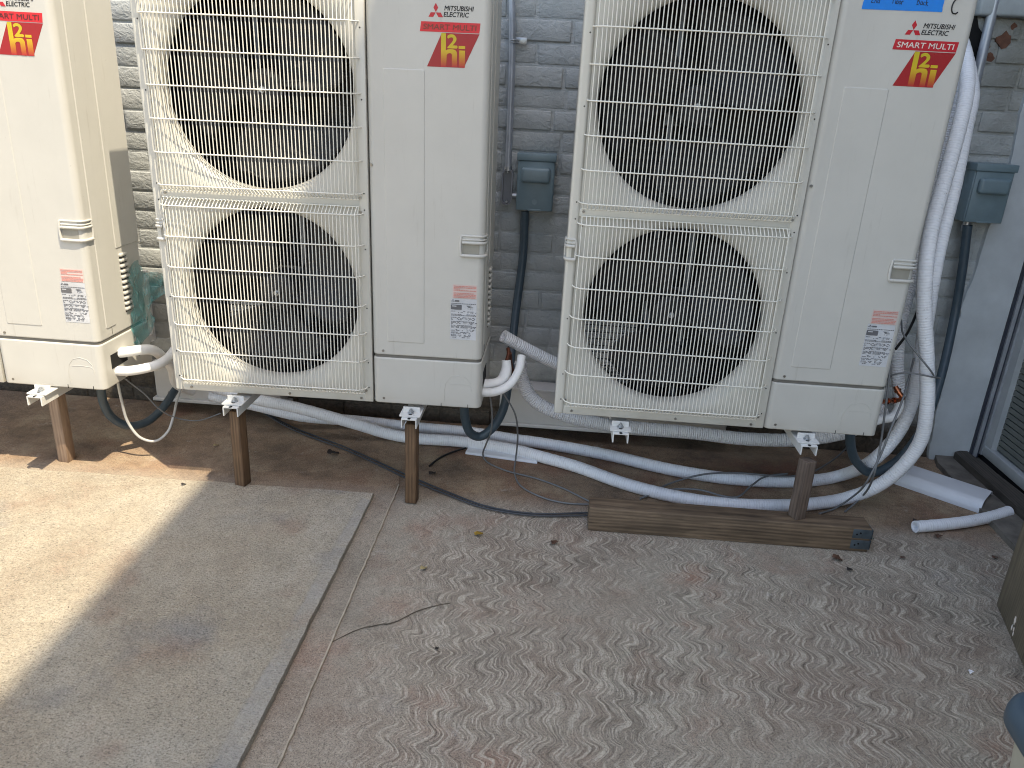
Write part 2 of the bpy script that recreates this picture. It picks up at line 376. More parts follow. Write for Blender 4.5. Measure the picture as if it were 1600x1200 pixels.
def brick_mat():
    t=NT('grey_painted_brick'); p=t.pos()
    n=t.noise(p,9,5,.65); n2=t.noise(p,60,5,.7); n3=t.noise(t.map(p,(1,1,2.2)),22,5,.7)
    c=t.ramp(n,[(.3,(.345,.365,.365)),(.7,(.445,.46,.452))])
    s=t.sep(p)
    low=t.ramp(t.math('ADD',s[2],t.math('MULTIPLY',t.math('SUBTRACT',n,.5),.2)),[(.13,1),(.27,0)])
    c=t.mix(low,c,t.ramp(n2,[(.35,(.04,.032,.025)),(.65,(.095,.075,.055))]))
    # paint worn away to the brick here and there
    c=t.mix(t.ramp(t.noise(p,13,5,.72),[(.69,0),(.715,.8)]),c,(.30,.13,.085))
    # ochre stain below the sill
    cx=t.ramp(s[0],[(0,0),(1,1)])
    dx=t.math('SUBTRACT',s[0],2.93); dz=t.math('SUBTRACT',s[2],1.60)
    dd=t.math('SQRT',t.math('ADD',t.math('MULTIPLY',dx,dx),t.math('MULTIPLY',t.math('MULTIPLY',dz,dz),.5)))
    c=t.mix(t.ramp(t.math('ADD',dd,t.math('MULTIPLY',n,.12)),[(.14,.5),(.32,0)]),c,(.115,.100,.045))
    n5=t.noise(t.map(p,(1,1,1.4),(0,0,0),(0,.5,0)),34,4,.6,.8); h=t.math('ADD',t.math('MULTIPLY',n5,.9),t.math('MULTIPLY',n2,.28))
    return t.out(c,.6,t.bump(h,.9,.008))
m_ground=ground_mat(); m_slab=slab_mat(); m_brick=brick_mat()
m_strip=m_ground
m_curb=simple('curb_concrete',(.15,.135,.115),.9,0,.4,14,.8)
m_stucco=simple('pale_blue_grey_paint',(.50,.53,.545),.6,0,.14,6,.35)
m_sill=simple('painted_stone_sill',(.34,.37,.38),.65,0,.18,9,.5)
PTS={'copper_d': [(2.495, 0.17, 0.45), (2.479, 0.18, 0.468), (2.469, 0.19, 0.483)],
 'copper_h': [(2.366, 0.08, 0.462), (2.421, 0.12, 0.452), (2.476, 0.16, 0.445), (2.495, 0.17, 0.45)],
 'dark0': [(-0.33, 0.1, 0.317), (-0.348, 0.13, 0.229), (-0.343, 0.16, 0.16), (-0.31, 0.2, 0.111), (-0.273, 0.26, 0.102), (-0.249, 0.34, 0.124),
           (-0.249, 0.44, 0.154), (-0.263, 0.56, 0.178), (-0.286, 0.66, 0.228)],
 'dark1': [(1.137, 0.63, 0.942), (1.139, 0.63, 0.768), (1.127, 0.6, 0.593), (1.121, 0.5, 0.437), (1.121, 0.36, 0.328), (1.111, 0.28, 0.254),
           (1.079, 0.23, 0.2), (1.033, 0.22, 0.164), (0.999, 0.2, 0.186), (0.981, 0.18, 0.248), (0.976, 0.17, 0.314)],
 'dark2': [(2.794, 0.63, 0.987), (2.816, 0.63, 0.823), (2.828, 0.62, 0.624), (2.784, 0.52, 0.418), (2.722, 0.42, 0.294), (2.64, 0.32, 0.214),
           (2.559, 0.26, 0.157), (2.478, 0.23, 0.129), (2.407, 0.2, 0.177), (2.359, 0.17, 0.248), (2.332, 0.15, 0.33)],
 'elbow_white': [(2.376, 0.14, 0.352), (2.428, 0.15, 0.374), (2.469, 0.16, 0.382), (2.492, 0.18, 0.412), (2.487, 0.19, 0.46)],
 'emt1': [(1.032, 0.67, 1.797), (1.058, 0.67, 1.096)],
 'emt2': [(2.709, 0.67, 1.863), (2.71, 0.67, 1.746), (2.712, 0.67, 1.414), (2.724, 0.68, 0.653)],
 'foam': [(2.582, 0.046, 0.022), (2.682, 0.074, 0.022), (2.788, 0.111, 0.022), (2.903, 0.164, 0.022), (2.985, 0.21, 0.024)],
 'pipe_front': [(-0.142, 0.56, 0.147), (0.072, 0.5, 0.129), (0.236, 0.49, 0.111), (0.508, 0.47, 0.061), (0.612, 0.479, 0.03), (0.722, 0.461, 0.024),
                (0.933, 0.46, 0.024), (1.146, 0.424, 0.024), (1.277, 0.37, 0.024), (1.403, 0.312, 0.024), (1.592, 0.195, 0.024),
                (1.773, 0.126, 0.024), (1.93, 0.103, 0.024), (2.091, 0.114, 0.024), (2.237, 0.146, 0.024), (2.391, 0.202, 0.03), (2.479, 0.17, 0.105),
                (2.535, 0.14, 0.205), (2.563, 0.12, 0.313), (2.547, 0.1, 0.44), (2.505, 0.1, 0.619), (2.457, 0.1, 0.789), (2.437, 0.11, 0.91),
                (2.449, 0.16, 1.024), (2.49, 0.24, 1.166), (2.538, 0.33, 1.321), (2.576, 0.42, 1.449), (2.598, 0.52, 1.541), (2.623, 0.64, 1.607)],
 'pipe_inner': [(2.494, 0.2, 0.447), (2.467, 0.22, 0.575), (2.467, 0.26, 0.701), (2.498, 0.32, 0.824), (2.522, 0.36, 0.973), (2.549, 0.42, 1.14),
                (2.579, 0.48, 1.306), (2.613, 0.55, 1.452), (2.655, 0.66, 1.56)],
 'pipe_rear': [(-0.156, 0.58, 0.097), (0.045, 0.56, 0.074), (0.244, 0.54, 0.05), (0.48, 0.576, 0.03), (0.729, 0.567, 0.024), (0.975, 0.557, 0.024),
               (1.139, 0.522, 0.024), (1.273, 0.501, 0.024), (1.533, 0.436, 0.024), (1.777, 0.346, 0.024), (2.016, 0.305, 0.024),
               (2.265, 0.329, 0.024), (2.427, 0.387, 0.03), (2.478, 0.24, 0.178), (2.54, 0.24, 0.289), (2.561, 0.24, 0.407), (2.544, 0.22, 0.558),
               (2.523, 0.2, 0.722), (2.511, 0.2, 0.853), (2.524, 0.24, 0.984), (2.563, 0.32, 1.151), (2.602, 0.42, 1.33), (2.635, 0.5, 1.432),
               (2.642, 0.6, 1.536), (2.65, 0.7, 1.603)],
 'pipe_under': [(1.157, 0.44, 0.391), (1.168, 0.44, 0.328), (1.205, 0.43, 0.259), (1.268, 0.42, 0.217), (1.366, 0.42, 0.186), (1.494, 0.42, 0.166),
                (1.645, 0.42, 0.158), (1.845, 0.42, 0.155), (2.07, 0.42, 0.145), (2.29, 0.42, 0.163), (2.451, 0.42, 0.214), (2.588, 0.5, 0.277)],
 'stub_ribbed': [(1.101, 0.24, 0.555), (1.194, 0.28, 0.495), (1.299, 0.32, 0.437), (1.399, 0.36, 0.387)],
 'u1_low': [(-0.266, 0.06, 0.387), (-0.208, 0.1, 0.377), (-0.15, 0.16, 0.38), (-0.145, 0.24, 0.38), (-0.161, 0.34, 0.384), (-0.189, 0.44, 0.337),
            (-0.188, 0.5, 0.234), (-0.142, 0.56, 0.147)],
 'u1_top': [(-0.27, 0.08, 0.442), (-0.235, 0.12, 0.438), (-0.192, 0.2, 0.425), (-0.201, 0.3, 0.366), (-0.198, 0.36, 0.299), (-0.228, 0.44, 0.197),
            (-0.208, 0.52, 0.134)],
 'u2_copper': [(1.12, 0.18, 0.477), (1.126, 0.2, 0.505), (1.122, 0.22, 0.515)],
 'u2_copper2': [(1.129, 0.2, 0.505), (1.136, 0.24, 0.436), (1.152, 0.28, 0.385)],
 'u2_fat': [(1.017, 0.09, 0.417), (1.069, 0.12, 0.414), (1.109, 0.15, 0.42), (1.122, 0.17, 0.448), (1.12, 0.18, 0.485)],
 'u2_low': [(1.026, 0.05, 0.407), (1.095, 0.09, 0.399), (1.141, 0.12, 0.419), (1.168, 0.15, 0.465), (1.173, 0.18, 0.505)],
 'w_black': [(0.838, 0.261, 0.005), (0.868, 0.34, 0.005), (0.911, 0.397, 0.006), (0.958, 0.433, 0.01)],
 'w_double_a': [(0.008, 0.636, 0.04), (0.189, 0.533, 0.008), (0.483, 0.362, 0.008), (0.78, 0.161, 0.008), (0.94, 0.062, 0.008),
                (1.087, -0.017, 0.008), (1.245, -0.042, 0.008), (1.457, -0.005, 0.008)],
 'w_double_b': [(0.03, 0.62, 0.03), (0.215, 0.497, 0.008), (0.504, 0.33, 0.008), (0.785, 0.136, 0.008), (0.942, 0.043, 0.008), (1.077, -0.028, 0.008),
                (1.246, -0.055, 0.008), (1.457, -0.023, 0.008)],
 'w_loop': [(1.636, 0.122, 0.006), (1.714, 0.211, 0.01), (1.788, 0.246, 0.03), (1.883, 0.263, 0.056), (2.009, 0.295, 0.056), (2.228, 0.304, 0.056),
            (2.446, 0.525, 0.03), (2.648, 0.813, 0.03)],
 'w_loop2': [(1.636, 0.127, 0.006), (1.73, 0.161, 0.03), (1.842, 0.147, 0.05), (1.928, 0.112, 0.05), (1.973, 0.11, 0.05), (2.053, 0.215, 0.05),
             (2.114, 0.28, 0.056), (2.209, 0.322, 0.056)],
 'w_r1': [(2.384, 0.1, 0.643), (2.371, 0.03, 0.545), (2.378, 0.02, 0.437), (2.388, 0.02, 0.322), (2.38, 0.0, 0.236), (2.436, 0.178, 0.05),
          (2.376, 0.144, 0.006)],
 'w_r2': [(2.513, 0.2, 0.585), (2.452, 0.08, 0.487), (2.408, 0.02, 0.393), (2.391, 0.01, 0.303), (2.363, 0.0, 0.206), (2.383, 0.134, 0.07),
          (2.347, 0.16, 0.01), (2.276, 0.115, 0.006)],
 'w_r3': [(2.386, 0.1, 0.52), (2.401, 0.08, 0.56), (2.441, 0.06, 0.577), (2.518, 0.06, 0.569), (2.759, 0.5, 0.424)],
 'w_r4': [(2.438, 0.3, 0.825), (2.44, 0.2, 0.717), (2.417, 0.1, 0.689), (2.457, 0.06, 0.639), (2.509, 0.06, 0.588), (2.708, 0.4, 0.418)],
 'w_r5': [(2.409, 0.12, 0.638), (2.471, 0.2, 0.674), (2.535, 0.3, 0.741), (2.634, 0.5, 0.816)],
 'w_r6': [(2.464, 0.3, 0.69), (2.503, 0.35, 0.818), (2.568, 0.45, 1.006), (2.604, 0.5, 1.222), (2.661, 0.6, 1.37), (2.698, 0.68, 1.542)],
 'w_u1_a': [(-0.265, 0.1, 0.341), (-0.272, 0.12, 0.251), (-0.271, 0.14, 0.154), (-0.236, 0.15, 0.089), (-0.192, 0.17, 0.07), (-0.157, 0.2, 0.097),
            (-0.148, 0.24, 0.147), (-0.183, 0.34, 0.162), (-0.209, 0.45, 0.195)],
 'w_u1_b': [(-0.253, 0.12, 0.34), (-0.207, 0.16, 0.266), (-0.176, 0.2, 0.188), (-0.139, 0.24, 0.14), (-0.072, 0.28, 0.117), (0.001, 0.32, 0.136)],
 'w_u2_a': [(1.071, 0.12, 0.38), (1.082, 0.14, 0.285), (1.076, 0.18, 0.204), (1.053, 0.26, 0.113), (1.034, 0.383, 0.006), (1.057, 0.329, 0.006),
            (1.133, 0.27, 0.006), (1.258, 0.221, 0.006), (1.355, 0.161, 0.006), (1.453, 0.075, 0.006)],
 'w_u2_b': [(1.114, 0.14, 0.381), (1.159, 0.18, 0.287), (1.172, 0.26, 0.163), (1.166, 0.359, 0.02), (1.168, 0.26, 0.006), (1.201, 0.151, 0.006),
            (1.287, 0.077, 0.006), (1.367, 0.052, 0.006), (1.457, 0.057, 0.006)]}
G=.36
def struct(name,mb,mat,loc=None):
    o=mb.build(name,mat,None,loc); o['kind']='structure'; return o
# ================= setting =================
g=MB(); g.add([(-40,-60,0),(40,-60,0),(40,40,0),(-40,40,0)],[(0,1,2,3)]); struct('ground',g,m_ground)
# older lighter slab on the left, slightly raised, ragged edge
def ragged(a,b,n,amp,seed):
    rr=random.Random(seed); a=Vector(a);b=Vector(b); d=(b-a); nn=Vector((-d.y,d.x)).normalized(); out=[]; w=0
    for i in range(n):
        w=w*.7+rr.uniform(-amp,amp); out.append(tuple(a+d*i/n+nn*w))
    return out
ol=[(-9,-9),(.672,-9)]+ragged((.672,-9),(.674,-2),20,.002,1)+ragged((.674,-2),(.684,-.012),200,.0010,2)+ragged((.684,-.008),(-2,-.035),120,.003,3)+[(-9,-.04)]
s=MB(); s.poly(ol,'z',0,.020); struct('concrete_slab',s,m_slab)
s=MB(); s.poly([(.680,-9),(.757,-9)]+ragged((.757,-9),(.752,.19),120,.0012,4)+[(.735,.20),(.69,.20),(.684,.03)],'z',0,.004); struct('concrete_strip',s,m_strip)
s=MB(); e1=ragged((.7545,-6),(.752,.12),260,.0007,5); e2=[(x+.003+random.uniform(0,.003),y) for x,y in reversed(e1)]
s.poly(e1+e2,'z',0,.0055); struct('concrete_seam',s,simple('seam_lime',(.40,.345,.27),.9,0,.25,30,.5))
# kerb along the side wall
s=MB(); s.poly([(2.88,-.05),(2.886,-3),(3.14,-3),(3.14,.69),(2.93,.69)]+ragged((2.905,.60),(2.88,-.05),30,.002,8),'z',0,.022); struct('concrete_kerb',s,m_curb)
# crack
def crack(pts,w,seed):
    rr=random.Random(seed); P=catmull([Vector((x,y,0)) for x,y in pts],.012); L=[];Rr=[]
    for i,p in enumerate(P):
        k=min(i,len(P)-1-i)/4; ww=w*min(1,k)*rr.uniform(.5,1.3); j=rr.uniform(-.003,.003)
        L.append((p.x+j,p.y+j+ww)); Rr.append((p.x+j,p.y+j-ww))
    return L+Rr[::-1]
s=MB(); s.poly(crack([(.758,-.77),(.81,-.715),(.856,-.690),(.90,-.672),(.949,-.62),(1.0,-.585),(1.04,-.568)],.0011,4),'z',.002,.0045)
o=s.build('ground_crack',simple('crack_dirt',(.12,.098,.075),.95,0,.3,90)); o['kind']='structure'

# brick wall
WY=.70
wall=thing('brick_wall','long rough brick wall painted blue-grey behind the three units','wall',(1,WY,0))
s=MB(); rr=random.Random(11)
CR=.0775; z=.071-CR; row=0
while z<2.1:
    x=-2.6+(row%2)*.107+rr.uniform(-.01,.01)
    while x<3.10:
        w=.203+rr.uniform(-.004,.004)
        if rr.random()<.15: w=.098
        x1=min(x+w,3.12)
        if x1-x>.02:
            d=rr.uniform(-.004,.0035); z0=z+.0045+rr.uniform(-.0025,.0025); z1=z+CR-.0045+rr.uniform(-.0025,.0025)
            s.box(x-1,x1-1,d-.004,.02,max(z0,.001),z1,.004,2)
        x+=w+.011+rr.uniform(-.002,.002)
    z+=CR; row+=1
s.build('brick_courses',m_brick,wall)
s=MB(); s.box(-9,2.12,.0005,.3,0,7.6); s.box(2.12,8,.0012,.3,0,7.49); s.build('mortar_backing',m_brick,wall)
# rough hole where pipes enter, top right
s=MB(); rr=random.Random(3)
for (x,z,a) in ((2.79,1.625,.030),(2.755,1.565,.018),(2.735,1.60,.015),(2.81,1.67,.012)):
    s.poly([(x-1+a*rr.uniform(.55,1.1)*math.cos(k*.571),z+a*rr.uniform(.55,1.1)*math.sin(k*.571)) for k in range(11)],'y',-.0085,.0)
s.build('exposed_brick',simple('raw_brick',(.15,.07,.045),.9,0,.35,40,.8),wall)
s=MB(); s.poly([(x-1,z) for x,z in ((2.60,1.62),(2.63,1.70),(2.67,1.71),(2.69,1.66),(2.73,1.62),(2.725,1.57),(2.68,1.52),(2.66,1.46),(2.61,1.48))],'y',-.012,.0); s.build('wall_opening',m_hole,wall)
s=MB(); s.box(2.66,3.3,WY-.055,WY,1.695,1.80,.008); tag(s.build('window_sill',m_sill),'pale painted stone sill on the wall at the top right corner','sill')
# rendered pier in the corner
pe=[(3.062,0),(3.062,1.60)]+[(2.905,1.60),(2.902,1.38),(2.915,1.20),(2.912,1.085),(2.897,.95),(2.893,.80),(2.875,.66),(2.881,.62),(2.872,.60),(2.878,.52),(2.880,.40),(2.886,.30),(2.884,.22),(2.893,.12),(2.896,.05),(2.905,0)]
rr=random.Random(5); pe2=[]
for i,p in enumerate(pe):
    pe2.append(p)
    if 1<i<len(pe)-1:
        q=pe[i+1]
        for k in (1,2,3): pe2.append((p[0]+(q[0]-p[0])*k/4+rr.uniform(-.0025,.0025),p[1]+(q[1]-p[1])*k/4))
s=MB(); s.poly(pe2,'y',WY-.022,WY); tag(s.build('rendered_pier',m_stucco),'smooth pale blue-grey rendered pier with ragged left edge beside the door','pier')

# side extension (its eave throws the big shadow)
ext=thing('house_extension','tall grey side wing of the house standing along the right edge','building',(3.14,-3,0))
s=MB(); s.box(0,6,-9,2.68,0,7.5); s.box(0,6,2.68,3.70,2.15,7.5); s.box(.25,6,2.68,3.70,0,2.15); s.build('wall',m_stucco,ext)
s=MB(); s.box(-.08,6.2,-9.1,3.72,7.502,7.57); s.build('roof_edge',m_sill,ext)
dr=thing('patio_door','grey framed door with dark slatted pane at the right edge','door',(3.06,.68,0))
s=MB(); s.box(.0,.012,-.012,.0,.03,2.1); s.box(.022,.032,-.016,-.004,.03,2.1); s.build('jamb',simple('jamb_dark',(.03,.035,.05),.5),dr)
s=MB(); s.box(.010,.024,-.02,-.006,.03,2.1); s.box(.032,.05,-.03,-.01,.05,2.1); s.build('jamb_trim',m_alum,dr)
s=MB(); s.box(.036,.075,-1.0,-.03,.052,.094,.002); s.box(.036,.075,-1.0,-.95,.094,2.1); s.box(.036,.075,-1.0,-.03,2.06,2.1); s.build('door_rail',m_doorw,dr)
s=MB(); s.box(.036,.075,-.95,-.03,.725,.775,.002); s.build('middle_rail',m_alum,dr)
s=MB(); s.box(.040,.072,-.075,-.03,.094,.725); s.build('stile',m_doorw,dr)
s=MB()
for k in range(26): s.box(.062,.070,-.95,-.075,.10+k*.024,.119+k*.024)
s.build('slats',simple('slat_grey_green',(.15,.16,.145),.5),dr)
s=MB(); s.box(.075,.079,-.95,-.03,.09,2.06); s.build('pane',simple('dark_glass',(.01,.012,.013),.08),dr)
s=MB(); s.box(.05,.30,-1.0,.0,.001,.052); s.build('sill_gap',m_dark,dr)
pl=MB(); pl.poly([(2.992,.66),(3.004,.20),(3.020,-.1),(3.045,-.3),(3.10,-.3),(3.085,.30),(3.07,.50),(3.050,.695)],'z',.022,.050)
tag(pl.build('old_plank',m_plank,None),'dark weathered plank lying at the foot of the door','plank')

# ================= outdoor units =================
def rbox2(mb,x0,x1,y0,y1,z0,z1,r,e=.003,n=6):
    rings=[(z0,e),(z0+.3*e,.3*e),(z0+e,0),(z0+e+.0015,0),(z1-e-.0015,0),(z1-e,0),(z1-.3*e,.3*e),(z1,e)]
    vs=[];m=0
    for z,i in rings:
        o=soften(rrect(x0+i,x1-i,y0+i,y1-i,max(r-i,.0005),n)) if 0 else rrect(x0+i,x1-i,y0+i,y1-i,max(r-i,.0005),n); m=len(o); vs+=[(x,y,z) for x,y in o]
    L=[]; base=rrect(x0,x1,y0,y1,r,n); ins=[]
    for k in range(m):
        ins.append((k,None)); p,q=base[k],base[(k+1)%m]; dl=math.hypot(q[0]-p[0],q[1]-p[1])
        if dl>.012: ins+=[(k,.0015/dl),(k,1-.0015/dl)]
    vs2=[]
    for a in range(8):
        R0=vs[a*m:(a+1)*m]
        for k,f in ins:
            p,q=R0[k],R0[(k+1)%m]; vs2.append(p if f is None else tuple(p[c]+(q[c]-p[c])*f for c in range(3)))
    vs=vs2; m=len(ins)
    fs=[(a*m+k,a*m+(k+1)%m,(a+1)*m+(k+1)%m,(a+1)*m+k) for a in range(7) for k in range(m)]
    mb.add(vs,fs,True); mb.add(vs,[tuple(range(m))[::-1],tuple(range(7*m,8*m))])
def plateau(mb,x0,x1,z0,z1,r,y0,h,sl,axis='y',sign=-1):
    a=rrect(x0,x1,z0,z1,r); b=rrect(x0+sl,x1-sl,z0+sl,z1-sl,max(r-sl,.001)); m=len(a)
    f=(lambda p,d:(p[0],d,p[1])) if axis=='y' else (lambda p,d:(d,p[0],p[1]))
    vs=[f(p,y0) for p in a]+[f(p,y0+sign*h) for p in b]
    mb.add(vs,[(k,(k+1)%m,m+(k+1)%m,m+k) for k in range(m)]+[tuple(range(m,2*m))])
H=1.338
FC=((.354,.344,.281,(.032,.659,.030,.649)),(.352,.976,.292,(.032,.659,.671,1.300)))
def make_unit():
    t=thing('outdoor_unit','x','air conditioner')
    # casing: sides, top, base, back frame
    s=MB(); s.box(.001,.006,.03,.326,.004,H); s.box(.004,.69,.03,.326,H-.006,H-.001); s.box(.004,.69,.02,.326,.004,.012); s.box(.001,.69,.322,.328,.0045,.06); s.box(.001,.69,.322,.328,1.28,H-.002)
    s.build('casing',m_paint,t)
    # fan panel frame
    s=MB(); rbox2(s,0,.032,0,.05,.001,H,.010,.002); 
    s.box(.659,.6865,0,.03,.001,H,.0012); s.box(.031,.660,.0004,.022,.001,.030,.0012); s.box(.031,.660,.0004,.022,.6488,.6712,.0012); s.box(.031,.660,.0004,.022,1.300,H-.0005,.0012)
    fp=s.build('fan_panel',m_panelg,t)
    for cx,cz,R0,(x0,x1,z0,z1) in FC:
        s=MB(); N=144; D=.040; y0=.009
        angs=sorted(set([2*math.pi*k/N for k in range(N)]+[math.atan2(zz-cz,xx-cx)%(2*math.pi) for xx in(x0,x1) for zz in(z0,z1)]))
        prof=[0,.03,.08,.15,.25,.37,.5,.65,.8,.92,1.0]; rows=[]
        for a in angs:
            c,sn=math.cos(a),math.sin(a); tt=1e9
            if c>1e-6: tt=min(tt,(x1-cx)/c)
            if c<-1e-6: tt=min(tt,(x0-cx)/c)
            if sn>1e-6: tt=min(tt,(z1-cz)/sn)
            if sn<-1e-6: tt=min(tt,(z0-cz)/sn)
            av=tt-R0; w=min(.085,max(av,.004)); row=[]
            row.append((R0,.062)); 
            for u in prof:
                d=u*w; row.append((R0+d, y0+D*(1-math.sqrt(max(0,1-(1-u)**2)))))
            row.append((tt,y0)); rows.append([(cx+c*r,y,cz+sn*r) for r,y in row])
        m=len(rows[0]); vs=[p for r in rows for p in r]; n=len(rows)
        s.add(vs,[(i*m+k,((i+1)%n)*m+k,((i+1)%n)*m+k+1,i*m+k+1) for i in range(n) for k in range(m-1)],True)
        s.build('bellmouth',m_panelg,t)
    # right compartment
    s=MB(); rbox2(s,.6885,1.05,-.0005,.326,.1725,H,.020,.0035); 
    plateau(s,.738,.862,.218,1.051,.006,-.0003,.0018,.003)
    plateau(s,.050,.112,.205,1.33,.008,1.0497,.0025,.003,'x',1)
    plateau(s,.166,.318,.46,1.33,.004,1.0497,.0025,.003,'x',1)
    s.build('service_panel',m_paint,t)
    s=MB(); rbox2(s,.6905,1.0475,.004,.322,.150,.18,.018,.001); s.box(1.0500,1.0512,.0825,.0840,.18,1.335); s.build('groove',simple('groove_shadow',(.16,.15,.13),.6),t)
    s=MB(); rbox2(s,.6885,1.052,-.002,.328,.001,.1625,.021,.0035)
    # pressed arcs of the knock-out
    P=[Vector((.925+.0,-.0021,.045))]
    arc=[(.930,-.0022,.020),(.928,-.0022,.06),(.934,-.0022,.088),(.950,-.0022,.108),(.975,-.0022,.115),(1.0,-.0022,.108),(1.016,-.0022,.09),(1.020,-.0022,.06)]
    s.tube(arc,.0008,6); s.tube([(.945,-.0022,.083),(.98,-.0022,.086),(1.01,-.0022,.083),(1.02,-.0022,.076)],.0008,6)
    s.build('base_cover',m_paint,t)
    for x in (.918,1.008): s=MB(); s.box(x,x+.0015,-.0032,.0,.0005,.014); s.build('base_notch',m_hole,t)
    s=MB(); s.box(1.040,1.0535,.050,.150,.062,.112); s.build('pipe_opening',m_hole,t)
    # side louvres
    for k in range(11):
        s=MB(); z=.236+k*.0192; s.box(1.046,1.0585,.180,.226,z,z+.0125,.005,3); s.build('louvre',m_paint,t)
        if k==0: pass
    s=MB()
    for k in range(11): z=.236+k*.0192; s.box(1.0498,1.0508,.181,.225,z-.0045,z+.002)
    s.build('louvre_slots',m_hole,t)
    # handles
    def handle(sx):
        s=MB(); f=(lambda x,y,z:(x,y,z)) if sx>0 else (lambda x,y,z:(1.05-x,y,z))
        x0=.977 if sx>0 else 1.022
        def run(z,r,x0=x0,yy=-.002): s.tube([f(x0,yy,z),f(1.0 if x0<1 else 1.03,yy,z),f(1.030,yy,z),f(1.046,yy+.004,z),f(1.052,.016,z),f(1.052,.044,z)],r,8,.008)
        run(.5775,.0035); run(.5665,.0028,x0+.003,-.0035); run(.557,.0048,x0+.003,-.005); run(.5165,.0055,x0,-.005)
        s.tube([f(x0,-.002,.577),f(x0-.002,-.0035,.56),f(x0-.002,-.0045,.53),f(x0,-.005,.5165)],.0042,8,.01)
        s.tube([f(1.052,.044,.577),f(1.053,.046,.55),f(1.053,.046,.53),f(1.052,.044,.5165)],.0042,8,.01)
        # hood in front of the grip pocket
        s.add([f(x0+.003,-.0025,.5785),f(1.034,-.0025,.5785),f(1.034,-.0030,.556),f(x0+.003,-.0030,.556)],[(0,1,2,3)])
        h=s.build('handle',m_paint,t)
        s=MB(); s.add([f(x0+.004,-.0012,.553),f(1.034,-.0012,.553),f(1.034,-.0012,.520),f(x0+.004,-.0012,.520)],[(0,1,2,3)]); s.build('grip_pocket_shade',simple('pocket_shade',(.30,.285,.24),.5),h)  # flat darker quad, the pocket's shade is put into its colour
    handle(1); handle(-1)
    # screws
    for x,z in ((.661,.6765),(.661,.6335),(.043,.663),(.042,.621),(.698,.777),(.724,.186),(.724,.018),(.664,.04),(.646,.012),(.40,.012),(.058,.013),(.036,.05)):
        s=MB(); s.cyl((x,.001,z),(x,-.0025,z),.0042,14); s.box(x-.0028,x+.0028,-.0032,-.0024,z-.0006,z+.0006); s.build('screw',m_screw,t)
    for z in (.052,.140,.327,.518,.640,.690,.961,1.155): 
        for x in (.020,.6735): s=MB(); s.cyl((x,.001,z),(x,-.0006,z),.0022,10); s.build('screw_hole',m_hole,t)
    # guards
    for zs,zb,zt in (((.052,.151,.243,.337,.434,.532,.628),.030,.6495),((.690,.786,.883,.977,1.073,1.170,1.266),.6715,1.285)):
        gd=MB()
        for z in zs:
            gd.tube([(.027,.001,z+.001),(.033,-.016,z),(.052,-.0335,z),(.20,-.034,z),(.49,-.034,z),(.645,-.0335,z),(.664,-.016,z),(.670,.001,z+.001)],.0021,8,.03,smoothpath=False)
        for z in (zb,zt): gd.tube([(.036,-.004,z),(.659,-.004,z)],.0019,6,.3,smoothpath=False)
        n=53
        for k in range(n):
            x=.0535+k*(.597/(n-1))
            gd.tube([(x,-.002,zb-.001),(x,-.0295,zb+.018),(x,-.0305,zb+.03),(x,-.0305,zt-.03),(x,-.0295,zt-.018),(x,-.002,zt+.001)],.00172,6,smoothpath=False)
        for x,yy in ((.040,-.018),(.656,-.018)):
            gd.tube([(x,-.002,zb),(x,yy,zb+.018),(x,yy,zt-.018),(x,-.002,zt)],.00172,6,smoothpath=False)
        gd.build('fan_guard',m_wire,t)
    # fans
    for q,(cx,cz,R0,_) in enumerate(FC):
        f=MB(); f.cyl((cx,.075,cz),(cx,.165,cz),.060,32,.066); f.cyl((cx,.068,cz),(cx,.076,cz),.045,32,.060)
        fan=f.build('fan_hub',m_fan,t)
        for b in range(3):
            s=MB(); A0=R((12,42)[q]+120*b); nr,na=12,16; vs=[]
            for i in range(nr+1):
                u=i/nr; r=.058+u*(R0-.012-.058)
                span=R(62+30*math.sin(u*2.2)); off=R(26*u*u-10*u)
                tip=1
                for j in range(na+1):
                    w=j/na; a=A0+off+(w-.5)*span*(1-.0*u)
                    rr_=r
                    if i==nr: rr_=r-.03*(2*w-1)**4
                    y=.075+.085*w+.012*math.sin(math.pi*w)-.01*u
                    vs.append((cx+rr_*math.cos(a),y,cz+rr_*math.sin(a)))
            m=na+1
            fs=[(i*m+j,i*m+j+1,(i+1)*m+j+1,(i+1)*m+j) for i in range(nr) for j in range(na)]
            s.add(vs,fs,True); bl=s.build('fan_blade',m_fan,fan)
            md=bl.modifiers.new('thickness','SOLIDIFY'); md.thickness=.003
        s=MB(); s.cyl((cx,.072,cz),(cx,.050,cz),.0055,12); s.cyl((cx,.068,cz),(cx,.060,cz),.010,6); s.build('fan_nut',m_galv,fan)
    # inside: motor rails and coil
    s=MB()
    for x in (.288,.404): s.box(x,x+.016,.19,.205,.02,1.32)
    for cz in (.343,.976): s.cyl((.352,.165,cz),(.352,.24,cz),.05,24); s.box(.28,.43,.205,.215,cz-.06,cz+.06)
    s.build('motor_bracket',simple('rail_steel',(.16,.17,.18),.5,.5,.1),t)
    s=MB(); s.box(.0065,.012,.05,.30,.013,1.33); s.box(.68,.6875,.031,.30,.013,1.33); s.box(.012,.68,.105,.30,1.322,1.33); s.box(.012,.68,.106,.30,.0125,.016)
    # coil with an opening low on the left where daylight comes through the rear guard
    wx0,wx1,wz0,wz1=.085,.275,.02,.25
    s.box(.012,wx0,.29,.30,.013,1.33); s.box(wx1,.68,.29,.30,.013,1.33); s.box(wx0,wx1,.29,.30,wz1,1.33)
    s.build('coil_and_shade_lining',m_dark,t)  # coil back plus dark lining that puts the inner shade into colour
    s=MB()
    for k in range(52): s.box(.012,.68,.284,.2865,.03+k*.025,.0325+k*.025)
